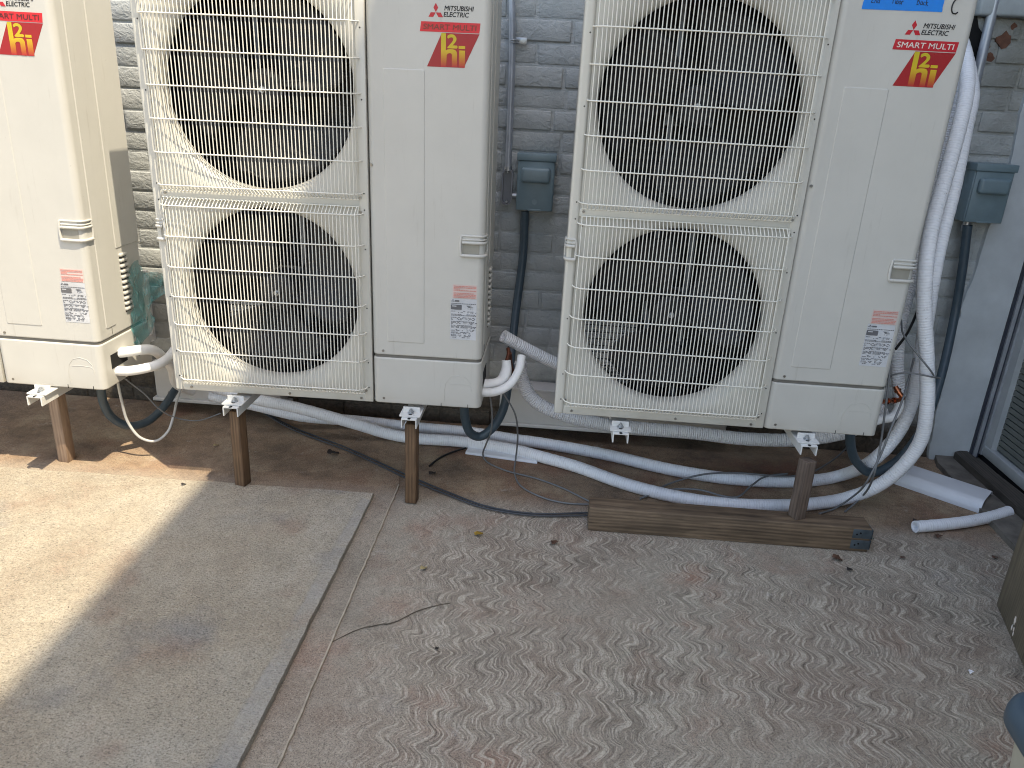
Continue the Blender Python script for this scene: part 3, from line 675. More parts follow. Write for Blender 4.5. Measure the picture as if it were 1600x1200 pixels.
    for k in range(24):
        if k%2==0: s.box(.02+k*.028,.0215+k*.028,.2845,.287,.02,1.32)
    s.build('coil_tubes',simple('coil_metal',(.022,.023,.028),.4,.5),t)
    s=MB()
    for k in range(16): s.box(wx0-.01,wx1+.01,.318,.3205,.02+k*.0155,.0222+k*.0155)
    for k in range(14): s.box(wx0+k*.0145,wx0+k*.0145+.0022,.3208,.323,.012,.262)
    s.build('rear_guard',m_wire,t)
    # ---- printed marks
    Y1=-.0012
    def flat(name,pts,mat,y=Y1,par=t,th=.0005):
        s=MB(); s.poly(pts,'y',y,y+th); return s.build(name,mat,par)
    a=.0135; c=(.8925,1.2017); h=.866
    s=MB()
    for d in ([(0,0),(-.5,h),(0,2*h),(.5,h)],[(0,0),(-1,0),(-1.5,-h),(-.5,-h)],[(0,0),(1,0),(1.5,-h),(.5,-h)]):
        dx,dz={0:(0,.0006),1:(-.0005,-.0003),2:(.0005,-.0003)}[0 if d[1][1]>.1 else (1 if d[1][0]<0 else 2)]
        s.poly([(c[0]+dx+p[0]*a,c[1]+dz+p[1]*a) for p in d],'y',Y1,Y1+.0005)
    s.build('diamond_mark',m_red,t)
    text('maker_lettering','MITSUBISHI',.917,.998,1.2075,1.2195,m_blackink,t,Y1,0,.002,.0007)
    text('maker_lettering','ELECTRIC',.915,.985,1.1915,1.2035,m_blackink,t,Y1,0,.002,.0007)
    bn=flat('banner',[(.851,1.1775),(1.020,1.1775),(1.0175,1.1515),(.847,1.1515)],m_red)
    text('banner_lettering','SMART MULTI',.857,1.008,1.1575,1.1715,m_smw,bn,Y1-.0006,0,.001,.0005)
    em=flat('emblem',[(.910,1.1495),(1.018,1.1495),(.9745,1.0595),(.868,1.0595)],m_rede)
    L=lambda X,Z:(.910+(X-480)*.000256,1.149-(Z-540)*.00025)
    s=MB()
    hpts=[(474,541),(528,541),(528,722),(545,711),(570,706),(610,706),(634,714),(650,732),(655,756),(655,896),(597,896),(597,766),(592,752),(575,747),(552,753),(538,768),(536,896),(474,896)]
    s.poly([L(*p) for p in hpts],'y',Y1-.0006,Y1-.0001); s.poly([L(*p) for p in ((680,715),(745,715),(745,896),(680,896))],'y',Y1-.0006,Y1-.0001); s.poly([L(*p) for p in ((672,668),(745,668),(745,698),(672,698))],'y',Y1-.0006,Y1-.0001)
    s.build('emblem_letters',m_hi,em)
    p0=L(548,690);p1=L(652,556); text('emblem_letters','2',p0[0],p1[0],p0[1],p1[1],m_hi,em,Y1-.0006,0,0,.0035)
    lb=flat('rating_label',[(.946,.240),(1.030,.240),(1.030,.3765),(.946,.3765)],m_lab)
    wl=flat('warning_label',[(.952,.3775),(1.030,.3775),(1.030,.4225),(.952,.4225)],m_labp)
    rr=random.Random(9); s=MB()
    for k in range(9):
        z=.4185-k*.0045
        if k in (4,): continue
        x=.955
        while x<1.026:
            w=min(rr.uniform(.003,.010),1.0275-x)
            s.box(x,x+w,Y1-.0008,Y1-.0004,z-.0026,z); x+=w+.0009
            if rr.random()<.05: break
    s.build('label_type',m_labr,wl)
    s=MB(); z=.3515
    s.poly([(.952,.3655),(.9485,.3625),(.9555,.3625)],'y',Y1-.0008,Y1-.0004) if False else None
    for dx,dz in ((0,.0030),(-.0030,-.0012),(.0030,-.0012)): s.poly([(.9535+dx,.3690+dz-.0022),(.9535+dx+.0022,.3690+dz),(.9535+dx,.3690+dz+.0024),(.9535+dx-.0022,.3690+dz)],'y',Y1-.0008,Y1-.0004)
    s.poly([(.960,.3665),(.974,.3665),(.974,.3715),(.960,.3715)],'y',Y1-.0008,Y1-.0004)
    s.poly(rrect(.947,.982,.3405,.3565,.002,3),'y',Y1-.0009,Y1-.0004)
    for rowz,dens in ((.3615,1),(.336,.5),(.3325,.6),(.326,.9),(.3225,.9),(.3155,.6),(.312,.5),(.3085,.5),(.302,.9),(.2985,.5),(.295,.5),(.289,.8),(.2855,.9),(.282,.6),(.2755,.6),(.272,.6),(.266,.7),(.2625,.6),(.2565,.7),(.253,.8),(.2485,.6)):
        x=.9485
        while x<(1.012 if rowz<.268 else 1.027):
            w=rr.uniform(.002,.007)
            if rr.random()<dens: s.box(x,x+w,Y1-.0008,Y1-.0004,rowz-.0019,rowz)
            x+=w+.0012
    for k in range(10): s.box(.989+rr.uniform(0,.03),.992+rr.uniform(.0,.03)+.003,Y1-.0008,Y1-.0004,.341+k*.0015,.3418+k*.0015)
    s.build('label_type',m_labk,lb)
    s=MB(); s.box(.951,.965,Y1-.0013,Y1-.001,.3505,.3535); s.build('label_badge',m_lab,lb)
    return t
def copy_tree(o,parent=None):
    c=o.copy(); COL.objects.link(c); c.parent=parent
    for ch in list(o.children): copy_tree(ch,c)
    return c
def kids(o):
    for c in o.children:
        yield c
        yield from kids(c)
u2=make_unit(); u1=copy_tree(u2); u3=copy_tree(u2)
for o,(x,y,z,r),lab in ((u1,(-1.2946,-.0070,-.0155,-.0055),'beige twin-fan outdoor unit cut off by the left edge, its right side sunlit'),
    (u2,(0,0,0,.0073),'beige twin-fan outdoor unit in the middle, half in sun and half in shade'),
    (u3,(1.2980,-.0184,.0196,-.0028),'beige twin-fan outdoor unit on the right with blue tape and a marker letter')):
    o.location=(x,y,G+z); o.rotation_euler=(0,-r,0); o['label']=lab; o['group']='outdoor units hung on the brick wall'
for u,mt in ((u1,m_labk),(u2,m_sma)):
    for k in kids(u):
        if k.name.startswith('banner_lettering'):
            k.data=k.data.copy(); k.data.materials[0]=simple('banner_letters_dark_reflect',(.09,.015,.015),.4) if u is u1 else simple('banner_letters_brown_reflect',(.17,.035,.015),.4)  # dark reflections in the glossy letters are put into their colour
        if k.name.split('.')[0]=='banner':
            k.data=k.data.copy(); k.data.materials[0]=m_redb
# hand-written strokes
def strokes(name,S,ox,oz,sc,w,mat,parent,y,step=.004):
    s=MB()
    for st in S:
        P=[Vector((ox+p[0]*sc,y,oz+p[1]*sc)) for p in st]
        P=catmull(P,step) if len(P)>2 else P
        s.tube(P,w,6,smoothpath=False)
    return s.build(name,mat,parent)
strokes('marker_letter',[[(1.0,3.0),(.8,3.15),(.3,3.1),(-.2,2.6),(-.45,1.7),(-.35,.7),(.1,.1),(.7,.05),(1.05,.4)]],.985,1.2455,.012,.0019,m_blackink,u3,-.0014)
tp=thing('painters_tape','strip of blue painter\'s tape with black handwriting on the right unit','tape',(1.2980+.748,-.0184,G+.0196+1.2445))
s=MB(); s.poly([(0,0),(.212,.0015),(.2125,.006),(.211,.012),(.2125,.045),(.002,.045),(.0035,.03),(.001,.016)],'y',-.0016,-.0008); s.build('tape_strip',m_tape,tp)
S={'2':[[(0,3),(.4,3.7),(1,3.7),(1.1,2.9),(.5,1.5),(-.1,.2),(.6,.1),(1.3,.25)]],'n':[[(0,0),(.15,1.9)],[(.15,1.3),(.6,2),(1,1.7),(1,0)]],'d':[[(1.1,1.6),(.5,1.9),(0,1),(.4,.1),(1.1,.5)],[(1.25,3.9),(1.1,0)]],
 'F':[[(.1,0),(.35,3.7),(1.6,3.8)],[(.2,2),(1.2,2.1)]],'l':[[(0,3.8),(.05,0)]],'o':[[(.6,1.8),(.05,1.2),(.2,.2),(.8,.15),(1.05,1),(.6,1.8)]],'r':[[(0,1.9),(.05,0)],[(.05,1.2),(.5,1.9),(.9,1.7)]],
 'B':[[(0,0),(.2,3.8)],[(.2,3.8),(1.1,3.5),(1.0,2.5),(.15,2.0),(1.2,1.7),(1.3,.6),(0,0)]],'a':[[(1,1.5),(.5,1.9),(0,1),(.3,.1),(1,.7)],[(1.05,1.8),(1.15,0)]],'c':[[(1,1.6),(.4,1.8),(0,.9),(.4,.1),(1,.4)]],'k':[[(0,3.2),(.05,0)],[(1,1.9),(.1,.9),(1.2,.05)]]}
wr=MB(); adv={'2':1.9,'n':1.6,'d':1.9,'F':1.6,'l':.5,'o':1.5,'r':1.3,'B':2.0,'a':1.7,'c':1.5,'k':1.6}
for word,x0 in (('2nd',.022),('Floor',.078),('Back',.142)):
    x=x0
    for ch in word:
        sc=.0046
        for st in S[ch]:
            P=[Vector((x+p[0]*sc,-.0018,.0165+p[1]*sc+ (x-x0)*(-.05))) for p in st]
            wr.tube(catmull(P,.002) if len(P)>2 else P,.0008,5,smoothpath=False)
        x+=adv[ch]*sc
wr.build('tape_handwriting',m_blackink,tp)

# ================= brackets, posts, beam =================
def make_bracket():
    t=thing('wall_bracket','x','bracket',(0,0,0))
    s=MB(); s.box(-.026,.026,-.072,.69,-.024,-.0195,.001); s.box(-.026,-.022,-.072,.69,-.052,-.0235); s.box(.022,.026,-.072,.69,-.052,-.0235)
    s.build('arm',m_white,t)
    s=MB(); s.box(-.028,.028,.672,.6905,-.052,.25); s.build('wall_plate',m_white,t)
    s=MB(); s.poly(rrect(-.035,.035,-.058,.03,.003,3),'z',-.0175,-.014); s.box(-.028,.028,-.022,-.018,-.0145,.003); s.build('foot_plate',m_white,t)
    s=MB(); s.poly(rrect(-.006,.006,-.048,-.020,.005,4),'z',-.0139,-.0132); s.poly(rrect(-.005,.005,-.0735,-.060,.004,3),'z',-.0194,-.0188); s.build('slot',m_hole,t)
    s=MB(); s.cyl((0,-.032,-.0135),(0,-.032,-.011),.0115,18); s.cyl((0,-.032,-.011),(0,-.032,-.0035),.0075,6); s.cyl((0,-.032,-.0035),(0,-.032,.001),.004,12); s.build('bolt',m_galv,t)
    return t
b0=make_bracket()
for i,(x,dy,z,lab) in enumerate(((-.452,-.012,-.008,'white metal bracket under the left unit, above the pale sunlit post'),(.219,0,0,'white metal bracket under the sunny left end of the middle unit'),(.822,0,.004,'white metal bracket under the shaded right end of the middle unit'),(1.520,-.006,.010,'white metal bracket hanging free with no post beneath it'),(2.125,-.004,.014,'white metal bracket above the grey post standing on the beam'))):
    o=b0 if i==0 else copy_tree(b0)
    o.location=(x,dy,G+z-.002); o['label']=lab; o['group']='white brackets under the outdoor units'
def post(x,y,z0,z1,w,d,rot,mat,lab,tilt=0):
    s=MB(); s.box(-w/2,w/2,-d/2,d/2,0,z1-z0,.0025,2)
    o=s.build('wood_post',mat,None,(x,y,z0)); o.rotation_euler=(0,tilt,rot); tag(o,lab,'post','wooden posts propping the brackets')
post(-.503,.100,0,.298,.042,.042,R(-6),m_postl,'pale sunlit wooden post under the left unit\'s bracket')
post(.216,-.012,.0205,.306,.040,.040,R(-14),m_post,'brown wooden post half sunlit at the edge of the light slab')
post(.822,-.012,.004,.306,.040,.040,R(-4),m_post,'dark brown wooden post below the shaded end of the middle unit')
post(2.130,-.070,.0895,.302,.040,.042,R(24),m_postg,'grey weathered short post standing on the horizontal beam')
bm_=thing('timber_beam','weathered grey-brown timber beam lying on the ground under the right unit','beam',(1.44,-.114,0))
s=MB(); s.box(0,.925,0,.078,.001,.089,.003,2); s.build('beam',m_beam,bm_)
for z in (.012,.052):
    s=MB(); s.box(.865,.929,-.0022,.0,z,z+.033,.001); s.box(.9255,.929,-.0022,.04,z,z+.033,.001); p=s.build('metal_plate',simple('plate_steel',(.075,.095,.11),.45,.4,.3,40),bm_)
    s=MB()
    for xx in (.878,.889): s.cyl((xx,-.001,z+.016+(xx-.88)*.5),(xx,-.0032,z+.016+(xx-.88)*.5),.0032,10)
    s.build('nail_hole',m_hole,p)

# ================= electrical =================
def make_disc():
    t=thing('disconnect_box','x','electrical box')
    s=MB(); s.box(-.070,.070,.0,.085,.003,.205,.003); s.build('enclosure',m_box,t)
    s=MB(); s.box(-.066,.066,-.006,.0,.004,.186,.002); d=s.build('cover',m_box,t)
    s=MB(); s.box(-.054,.055,-.030,-.004,.108,.164,.012,5); s.build('cover_bulge',m_box,d)
    s=MB(); s.box(-.024,.026,-.008,-.0055,.003,.010,.001); s.cyl((.0,-.0062,.036),(.0,-.0066,.036),.010,24); s.build('cover_latch',m_box,d)
    s=MB(); s.box(-.0735,.0735,-.012,.085,.187,.213,.002); s.build('drip_hood',m_box,t)
    s=MB(); s.cyl((-.036,.035,.004),(-.036,.035,-.014),.014,16); s.cyl((-.036,.035,-.014),(-.036,.035,-.034),.017,8); s.build('hub_fitting',m_galv,t)
    return t
d1=make_disc(); d1.location=(1.172,.612,.945); d2=copy_tree(d1); d2.location=(2.834,.612,.998)
for o,l in ((d1,'slate-blue disconnect box on the wall between the middle and right units'),(d2,'slate-blue disconnect box on the wall beside the pale pier')): o['label']=l; o['group']='electrical disconnect boxes'
lbx=thing('conduit_body','open oval grey conduit body left of the middle disconnect box','conduit fitting',(1.0615,.655,.957))
s=MB()
o1=rrect(-.021,.021,0,.137,.0209,8); o2=rrect(-.016,.016,.005,.132,.0159,8); m=len(o1)
vs=[(p[0],0,p[1]) for p in o1]+[(p[0],0,p[1]) for p in o2]+[(p[0],.035,p[1]) for p in o2]+[(p[0],.042,p[1]) for p in o1]
s.add(vs,[(k,(k+1)%m,m+(k+1)%m,m+k) for k in range(m)]+[(m+k,m+(k+1)%m,2*m+(k+1)%m,2*m+k) for k in range(m)]+[(k,(k+1)%m,3*m+(k+1)%m,3*m+k) for k in range(m)]+[tuple(range(2*m,3*m)),tuple(range(3*m,4*m))],False)
s.build('fitting_shell',simple('cast_grey',(.23,.24,.27),.45,.5,.1),lbx)
s=MB(); s.cyl((.02,.02,.036),(.045,.02,.036),.011,16); s.cyl((.043,.02,.036),(.052,.02,.036),.014,8); s.build('fitting_nipple',m_galv,lbx)
s=MB(); s.cyl((0,.003,.124),(0,.030,.124),.003,8); s.cyl((0,.003,.013),(0,.030,.013),.004,8); s.build('cover_screw_post',m_galv,lbx)
e1=thing('steel_conduit','steel conduit running straight up above the open conduit body','conduit',(1.0615,.67,1.09))
s=MB(); s.tube([(0,0,0),(-.004,0,.4),(-.022,0,.75),(-.028,0,1.6)],.0125,16,.1); s.build('pipe',m_emt,e1)
s=MB(); s.cyl((0,0,-.004),(0,0,.012),.016,16); s.build('coupling',m_galv,e1)
s=MB(); s.box(.005,.048,.008,.0105,.442,.466,.001); s.tube([(-.016,.005,.455),(-.013,-.008,.455),(.0,-.0145,.455),(.012,-.006,.455),(.018,.008,.455)],.0022,6,.004); s.tube([(-.016,.005,.447),(-.013,-.008,.447),(.0,-.0145,.447),(.012,-.006,.447),(.018,.008,.447)],.0022,6,.004); st=s.build('pipe_strap',m_galv,e1)
s=MB(); s.cyl((.034,.009,.454),(.034,.003,.454),.006,6); s.build('strap_screw',m_galv,st)
e2=thing('steel_conduit','steel conduit slanting down past the dark wall hole at the top right','conduit',(2.71,.66,0))
s=MB(); s.tube([(-.001,0,2.6),(0,0,1.75),(.002,0,1.41),(.006,0,1.20)],.0165,16,.1); s.cyl((.006,0,1.22),(.004,0,1.26),.020,16); s.build('pipe',m_emt,e2)

# ================= pipes and cables =================
def pipe(name,key,r,mat,label,cat,seg=18,step=.006,hollow=0,wob=0,group=None,rad=None):
    P=[Vector(p) for p in PTS[key]]; c=P[0]
    s=MB(); s.tube([p-c for p in P],r,seg,step,hollow=hollow,wob=wob,rad=rad); o=s.build(name,mat,None,c,fixn=False)
    return tag(o,label,cat,group)
pipe('insulated_pipe','pipe_front',.0232,m_ins,'long white insulated pipe, the nearer one, sweeping over the ground and up at right','pipe',20,.006,0,.012)
pipe('insulated_pipe','pipe_rear',.0232,m_ins,'long white insulated pipe, the farther one, looping behind the grey post','pipe',20,.006,0,.012)
pipe('insulated_pipe','pipe_inner',.0215,m_insr,'short white insulated pipe rising close to the right unit\'s side above the copper fitting','pipe',20,.006,.5)
pipe('insulated_pipe','pipe_under',.026,m_insr,'dusty ribbed insulated pipe curving down and running beneath the right unit','pipe',20,.006,0,.02)
pipe('insulated_pipe','stub_ribbed',.0225,m_insr,'white ribbed pipe stub with open end poking out left of the right unit','pipe',20,.004,.6)
pipe('pipe_elbow','elbow_white',.016,m_foamw,'white foam covered elbow at the right unit\'s lower corner','pipe')
cp=thing('copper_fitting','bare copper elbow fitting joining the pipes beside the right unit','pipe fitting',PTS['copper_h'][0]); c=Vector(PTS['copper_h'][0])
s=MB(); s.tube([Vector(p)-c for p in PTS['copper_h']],.0075,14,.004); s.tube([Vector(p)-c for p in PTS['copper_d']],.0085,14,.004); s.build('copper_tube',m_copper,cp)
s=MB()
P=[Vector(p)-c for p in PTS['copper_h']]
for a,b in ((P[1],P[1]+(P[2]-P[1])*.15),(P[1]+(P[2]-P[1])*.55,P[1]+(P[2]-P[1])*.72)): s.cyl(a,b,.0105,16)
Q=[Vector(p)-c for p in PTS['copper_d']]; s.cyl(Q[1],Q[1]+(Q[2]-Q[1])*.4,.012,16); s.build('copper_collar',m_copper,cp)
pipe('insulated_pipe','u1_top',.0185,m_foamw,'upper of two white foam wrapped pipes leaving the left unit','pipe',18,.006,0,.0)
pipe('insulated_pipe','u1_low',.0175,m_foamw,'lower of two white foam wrapped pipes leaving the left unit','pipe',18,.006)
pipe('insulated_pipe','u2_fat',.0185,m_foamw,'fat white wrapped pipe bending up to a split end beside the middle unit','pipe',18,.006,.45,rad=lambda l,L:.0185+.002*math.sin(l*60))
pipe('insulated_pipe','u2_low',.0150,m_foamw,'thin white wrapped pipe curling beneath the fat one beside the middle unit','pipe',18,.006,.6)
s=MB(); c=Vector(PTS['u2_copper'][0]); s.tube([Vector(p)-c for p in PTS['u2_copper']],.007,12,.004); s.tube([Vector(p)-c for p in PTS['u2_copper2']],.008,12,.004); tag(s.build('copper_fitting',simple('oxidised_copper',(.13,.045,.025),.45,.7,.4,60),None,c),'dark oxidised copper elbow above the split white pipe','pipe fitting')
LTG='dark flexible conduits looping under the units'
pipe('flexible_conduit','dark1',.0165,m_lt,'dark flexible conduit from the middle disconnect box looping under the middle unit','conduit',18,.01,group=LTG)
pipe('flexible_conduit','dark2',.0165,m_lt,'dark flexible conduit from the right disconnect box looping under the right unit','conduit',18,.01,group=LTG)
pipe('flexible_conduit','dark0',.0155,m_lt,'dark flexible conduit looping between the left and middle units','conduit',18,.01,group=LTG)
for key,r,mt,lab in (('w_double_a',.0035,m_wire_d,'upper of two dark cables crossing the ground to the beam\'s left end'),('w_double_b',.0035,m_wire_d,'lower of two dark cables crossing the ground to the beam\'s left end'),
  ('w_u2_a',.0032,m_wire_g,'grey cable hanging beside the middle unit just left of its twin'),('w_u2_b',.0032,m_wire_g,'grey cable hanging beside the middle unit, the right one of the pair'),
  ('w_black',.004,m_blk,'short black cable curving out from under the pipes by the middle post'),('w_loop',.0035,m_wire_g,'grey cable looping over the rear pipe behind the beam'),('w_loop2',.0035,m_wire_g,'grey cable dipping onto the front pipe behind the beam'),
  ('w_r1',.0036,m_wire_g,'dark grey cable dropping in front of the right unit\'s lower corner to the ground'),('w_r2',.0036,m_wire_g,'grey cable dropping from behind the copper fitting to the beam'),
  ('w_r3',.003,m_wire_g,'grey cable crossing level in front of the upright white pipe'),('w_r4',.003,m_wire_g,'grey cable slanting across the upright white pipe'),('w_r5',.0045,m_blk,'thick black cable rising diagonally behind the upright white pipe'),
  ('w_r6',.005,m_blk,'black cable running up between the upright white pipes'),('w_u1_a',.005,m_wire_w,'pale cable drooping in a loop below the left unit\'s corner'),('w_u1_b',.0026,m_wire_g,'thin cable sagging from the left unit to the middle unit\'s bracket')):
    pipe('cable',key,r,mt,lab,'cable',8,.008)
# foam strap ends, offcut
of=pipe('insulation_offcut','foam',.0205,m_ins,'short white piece of pipe insulation lying loose by the kerb','pipe offcut',20,.006,.72,.02)
# vinyl line covers
def cover(pts,w,h,name,label,mat=m_duct):
    # pts: start,end centre of base ; U-shaped cover
    a=Vector(pts[0]);b=Vector(pts[1]); d=(b-a); L=d.length; prof=[]
    rc=min(w*.28,h*.85); out=[(-w/2,0)]+[(-w/2+rc-rc*math.cos(R(90*k/7)),h-rc+rc*math.sin(R(90*k/7))) for k in range(8)]+[(w/2-rc+rc*math.sin(R(90*k/7)),h-rc+rc*math.cos(R(90*k/7))) for k in range(8)]+[(w/2,0)]
    inn=[(x*(1-.004*2/w) if abs(x)>.01 else x,max(0,z-.0025) if z>0 else 0) for x,z in out]
    loop=out+inn[::-1]; n=len(loop); vs=[(p[0],0,p[1]) for p in loop]+[(p[0],L,p[1]) for p in loop]
    s=MB(); m=len(out)
    s.add(vs,[(k,(k+1)%n,n+(k+1)%n,n+k) for k in range(n)],False)
    s.add(vs,[(k,k+1,n-2-k,n-1-k) for k in range(m-1)]+[(n+k,n+n-1-k,n+n-2-k,n+k+1) for k in range(m-1)])
    o=s.build(name,mat,None,a); o.rotation_euler=(0,0,math.atan2(d.y,d.x)-math.pi/2)
    zr=math.asin(d.z/L) if L else 0
    return tag(o,label,'pipe cover'),o
o,_=cover([(2.68,.50,.0015),(2.915,.305,.0015)],.165,.045,'line_cover','white plastic channel cover lying on the ground right of the upright pipes'); o.scale=(1,1.12,1)
cover([(.965,.425,.001),(1.255,.385,.001)],.06,.010,'line_cover','thin white plastic cover strip lying under the pipes near the middle')
wd=thing('wall_line_cover','white plastic pipe cover low on the wall between the left and middle units','pipe cover',(-.41,.60,0))
m_av=simple('aged_vinyl',(.60,.58,.56),.45,0,.08,6)
we=thing('wall_line_cover','white plastic pipe cover low on the wall between the middle and right units','pipe cover',(1.075,.60,0))
for q,Lq in ((wd,.55),(we,.95)):
    s=MB(); s.box(0,Lq,0,.095,.062,.215,.010,3); s.box(-.012,Lq+.02,-.008,.095,.050,.064,.002); s.box(-.008,Lq,-.004,.095,.212,.222,.002); s.build('cover',m_av,q)
s=MB()
s.cyl((.06,.001,.09),(.06,-.003,.09),.005,10)
s.build('cover_screw',m_screw,wd)

# teal protective film
def film():
    Yc,Zc=.27,G+.27
    out=[(.200,.340),(.225,.372),(.262,.395),(.300,.340),(.345,.335),(.405,.300),(.395,.262),(.345,.235),(.318,.205),(.330,.160),(.268,.105),(.215,.045),(.200,.13),(.196,.22)]
    rr=random.Random(2); vs=[(0,.0,0)];
    cx=sum(p[0] for p in out)/len(out); cz=sum(p[1] for p in out)/len(out)
    P=catmull([Vector((p[0],p[1],0)) for p in out+[out[0]]],.012); n=len(P)-1; rings=10; vs=[]
    for k in range(rings+1):
        u=k/rings
        for i in range(n):
            p=P[i]; y=cx+(p.x-cx)*u; z=cz+(p.y-cz)*u
            x=.014+.010*math.sin(y*40+z*22)+.005*math.sin(z*110-y*70+1.3)+max(0,(y-.30))*.4
            vs.append((x,y,z))
    s=MB(); s.add(vs,[(k*n+i,k*n+(i+1)%n,(k+1)*n+(i+1)%n,(k+1)*n+i) for k in range(rings) for i in range(n)],True)
    t=NT('teal_film'); t.p.inputs['Base Color'].default_value=(.035,.36,.36,1); t.p.inputs['Roughness'].default_value=.18; t.p.inputs['Alpha'].default_value=.5
    nn=t.noise(t.map(t.pos(),(1,3,1),(0,0,0),(.6,0,0)),22,4,.6,1.5); t.l(t.bump(nn,.9,.02),t.p.inputs['Normal'])
    c=t.ramp(t.noise(t.map(t.pos(),(1,4,1),(0,0,0),(.6,0,0)),14,4),[(.36,(.03,.34,.34)),(.55,(.14,.50,.50)),(.70,(.55,.78,.78))]); t.l(c,t.p.inputs['Base Color'])  # pale streaks paint the highlights of the folds into the teal
    o=s.build('plastic_film',t.m,None,(-.243,-.007,G-.012)); tag(o,'crumpled teal plastic film clinging to the left unit\'s sunlit side','plastic film')
film()

# planter board and bin on the right
pt=thing('wooden_planter','weathered wooden planter box with paint flecks at the right edge','planter',(2.662,-.352,0),R(-14.3))
for x0 in (0,.30):
    s=MB(); s.box(x0,x0+.022,-.60,0,.001,.40,.002); s.build('side_board',m_planter,pt)
for y0,y1 in ((-.022,-.0005),(-.5995,-.578)):
    s=MB(); s.box(.0222,.2998,y0,y1,.001,.398,.002); s.build('end_board',m_planter,pt)
s=MB(); s.box(.0225,.2995,-.577,-.023,.02,.34); s.build('soil',simple('soil',(.05,.035,.025),.95,0,.4,40,1),pt)
s=MB()
for (y,z,a,b) in ((-.155,.052,.006,.012),(-.165,.030,.004,.006),(-.150,.025,.004,.008),(-.17,.018,.003,.006)): s.poly([(y-a,z),(y-a*.3,z+b),(y+a*.5,z+b*1.2),(y+a,z+b*.2),(y+a*.3,z-b*.7),(y-a*.5,z-b)],'x',-.0012,.0006)
s.build('paint_fleck',m_smw,pt)
bn=thing('plastic_bin','blue-grey rimmed plastic bin with beige body in the bottom right corner','bin',(2.135,-1.185,0),R(-4))
def ringloft(mb,rings,x0,x1,y0,y1,r,n=8):
    vs=[];m=0
    for z,i in rings:
        o=rrect(x0+i,x1-i,y0+i,y1-i,max(r-i,.004),n); m=len(o); vs+=[(x,y,z) for x,y in o]
    mb.add(vs,[(a*m+k,a*m+(k+1)%m,(a+1)*m+(k+1)%m,(a+1)*m+k) for a in range(len(rings)-1) for k in range(m)],True)
    return vs,m
s=MB(); ringloft(s,[(.002,.06),(.37,.022)],0,.42,-.62,0,.07); s.build('bin_body',simple('bin_beige',(.42,.40,.33),.5),bn)
s=MB(); ringloft(s,[(.345,.014),(.345,.004),(.352,0),(.372,0),(.386,.004),(.392,.014),(.392,.026),(.386,.034),(.372,.038),(.350,.042)],0,.42,-.62,0,.07); s.build('bin_rim',simple('bin_rim_plastic',(.055,.085,.115),.38,0,.05),bn)
s=MB(); s.poly(rrect(.04,.38,-.58,-.04,.05),'z',.350,.352); s.build('bin_lid',simple('bin_lid_plastic',(.045,.06,.08),.4),bn)

# litter
def leaf(x,y,sc,rot,mat,label,z=.002,name='dry_leaf',cat='leaf'):
    rr=random.Random(int(x*1000)); s=MB(); n=7; vs=[]
    for i in range(n+1):
        u=i/n; w=.45*math.sin(math.pi*min(.98,u*.9+.07))*(1+.3*rr.uniform(-1,1))
        for k in (-1,0,1): vs.append(((u-.5)*sc,k*w*sc,(.10*abs(k)+.12*math.sin(u*5+k)+.14+.08*rr.random())*sc))
    s.add(vs,[(i*3+k,i*3+k+1,(i+1)*3+k+1,(i+1)*3+k) for i in range(n) for k in (0,1)],True)
    o=s.build(name,mat,None,(x,y,z)); o.rotation_euler=(0,0,rot); tag(o,label,cat)
m_lb=simple('leaf_brown',(.10,.05,.03),.7,0,.3,60); m_ly=simple('leaf_yellow',(.32,.20,.02),.5,0,.5,120); m_ld=simple('leaf_dark',(.03,.022,.02),.7); m_lp=simple('leaf_pale',(.38,.30,.14),.7)
leaf(1.08,-.199,.030,.4,m_ly,'curled yellow-brown leaf on the concrete left of the beam')
leaf(1.329,-.213,.028,1.0,m_lb,'small red-brown leaf on the concrete just below the beam\'s left part')
leaf(.935,-.413,.022,.6,m_lp,'pale yellow leaf scrap near the concrete seam')
leaf(1.032,-.762,.012,.6,m_ld,'tiny dark seed on the wavy concrete in the foreground','.002' and .002,'seed','seed')
leaf(2.247,-.175,.032,-.6,m_lb,'brown leaf in front of the beam\'s right end')
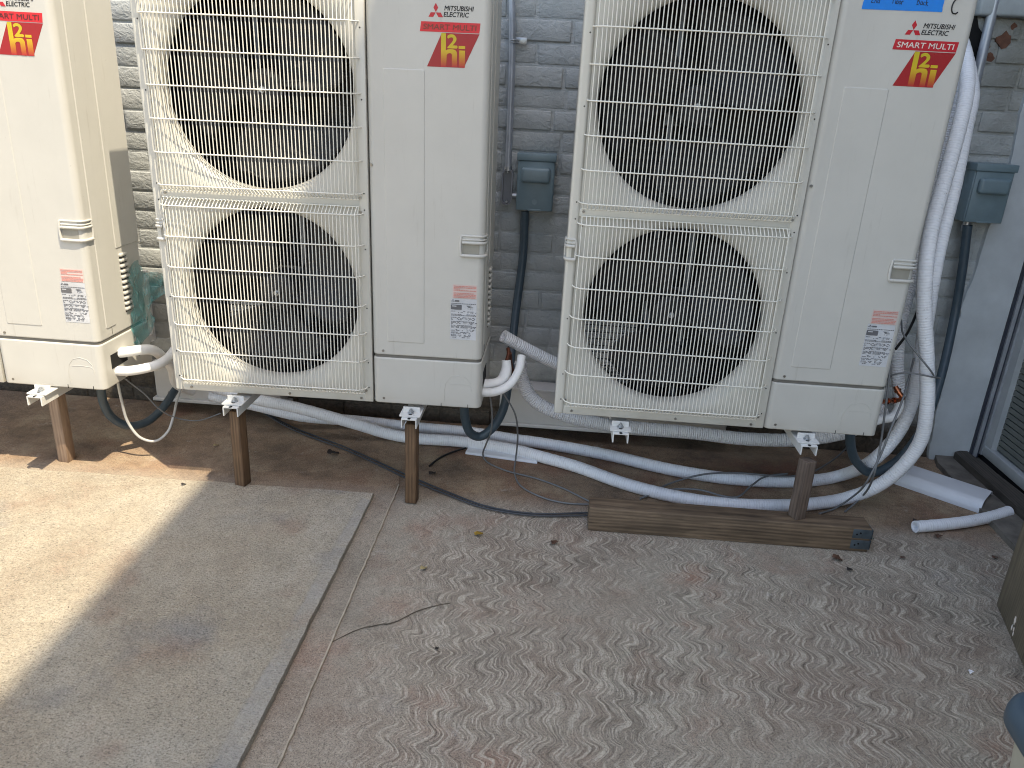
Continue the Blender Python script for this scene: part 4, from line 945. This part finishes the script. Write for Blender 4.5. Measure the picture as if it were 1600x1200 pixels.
leaf(2.268,-.232,.020,.2,m_ld,'small dark leaf farther out from the beam\'s right end')
leaf(2.472,-.135,.020,.4,m_lb,'brown leaf scrap midway between the beam and the planter')
leaf(2.653,.021,.028,.9,m_lb,'brown leaf just in front of the loose insulation piece')
leaf(2.62,.115,.03,.2,m_ld,'dark leaf between the channel cover and the loose insulation piece')
leaf(2.79,-.09,.022,.2,m_lb,'brown leaf near the planter\'s far corner')
leaf(2.763,.60,.022,.2,m_lb,'brown leaf in the corner by the pale pier')
leaf(2.43,-.676,.018,1.0,simple('paper_white',(.85,.85,.87),.6),'tiny white paper scrap on the wavy concrete at right',.002,'paper_scrap','scrap')
leaf(2.40,-.03,.030,2.6,simple('glass_green',(.16,.24,.20),.3),'small pale green plastic shard right of the beam end',.002,'plastic_shard','shard')
leaf(.02,-.055,.016,.4,m_ld,'dark scrap near the upper edge of the sunlit slab',.0215,'debris_scrap','scrap')
leaf(.45,.30,.045,.3,m_ld,'black leaf in the shade under the middle unit')
leaf(.86,.20,.03,.7,m_ld,'dark leaf just right of the middle post\'s shade')
leaf(2.39,.10,.020,.6,m_lp,'pale scrap on the ground below the front white pipe',.002,'debris_scrap','scrap')
leaf(-.02,.30,.02,.6,m_lp,'pale chip on the ground between the left and middle units',.002,'debris_scrap','scrap')
# loose grit
s=MB(); rr=random.Random(21)
for i in range(1500):
    x=rr.uniform(.75,2.95) if rr.random()<.6 else rr.uniform(-1.1,.7); y=rr.uniform(-1.3,.6) if rr.random()<.5 else rr.triangular(.0,.66,.6)
    if x<.69 and y<0: z=.020
    else: z=0
    if 1.42<x<2.4 and -.13<y<-.02: continue
    a=rr.uniform(.0008,.0028); b=a*rr.uniform(.5,1)
    s.add([(x+a,y,z),(x,y+b,z),(x-a,y,z),(x,y-b,z),(x,y,z+a)],[(0,1,4),(1,2,4),(2,3,4),(3,0,4)])
tag(s.build('loose_grit',simple('grit_mix',(.15,.12,.095),.9,0,.6,90)),'scattered grit and crumbs over the concrete','grit',None,'stuff')
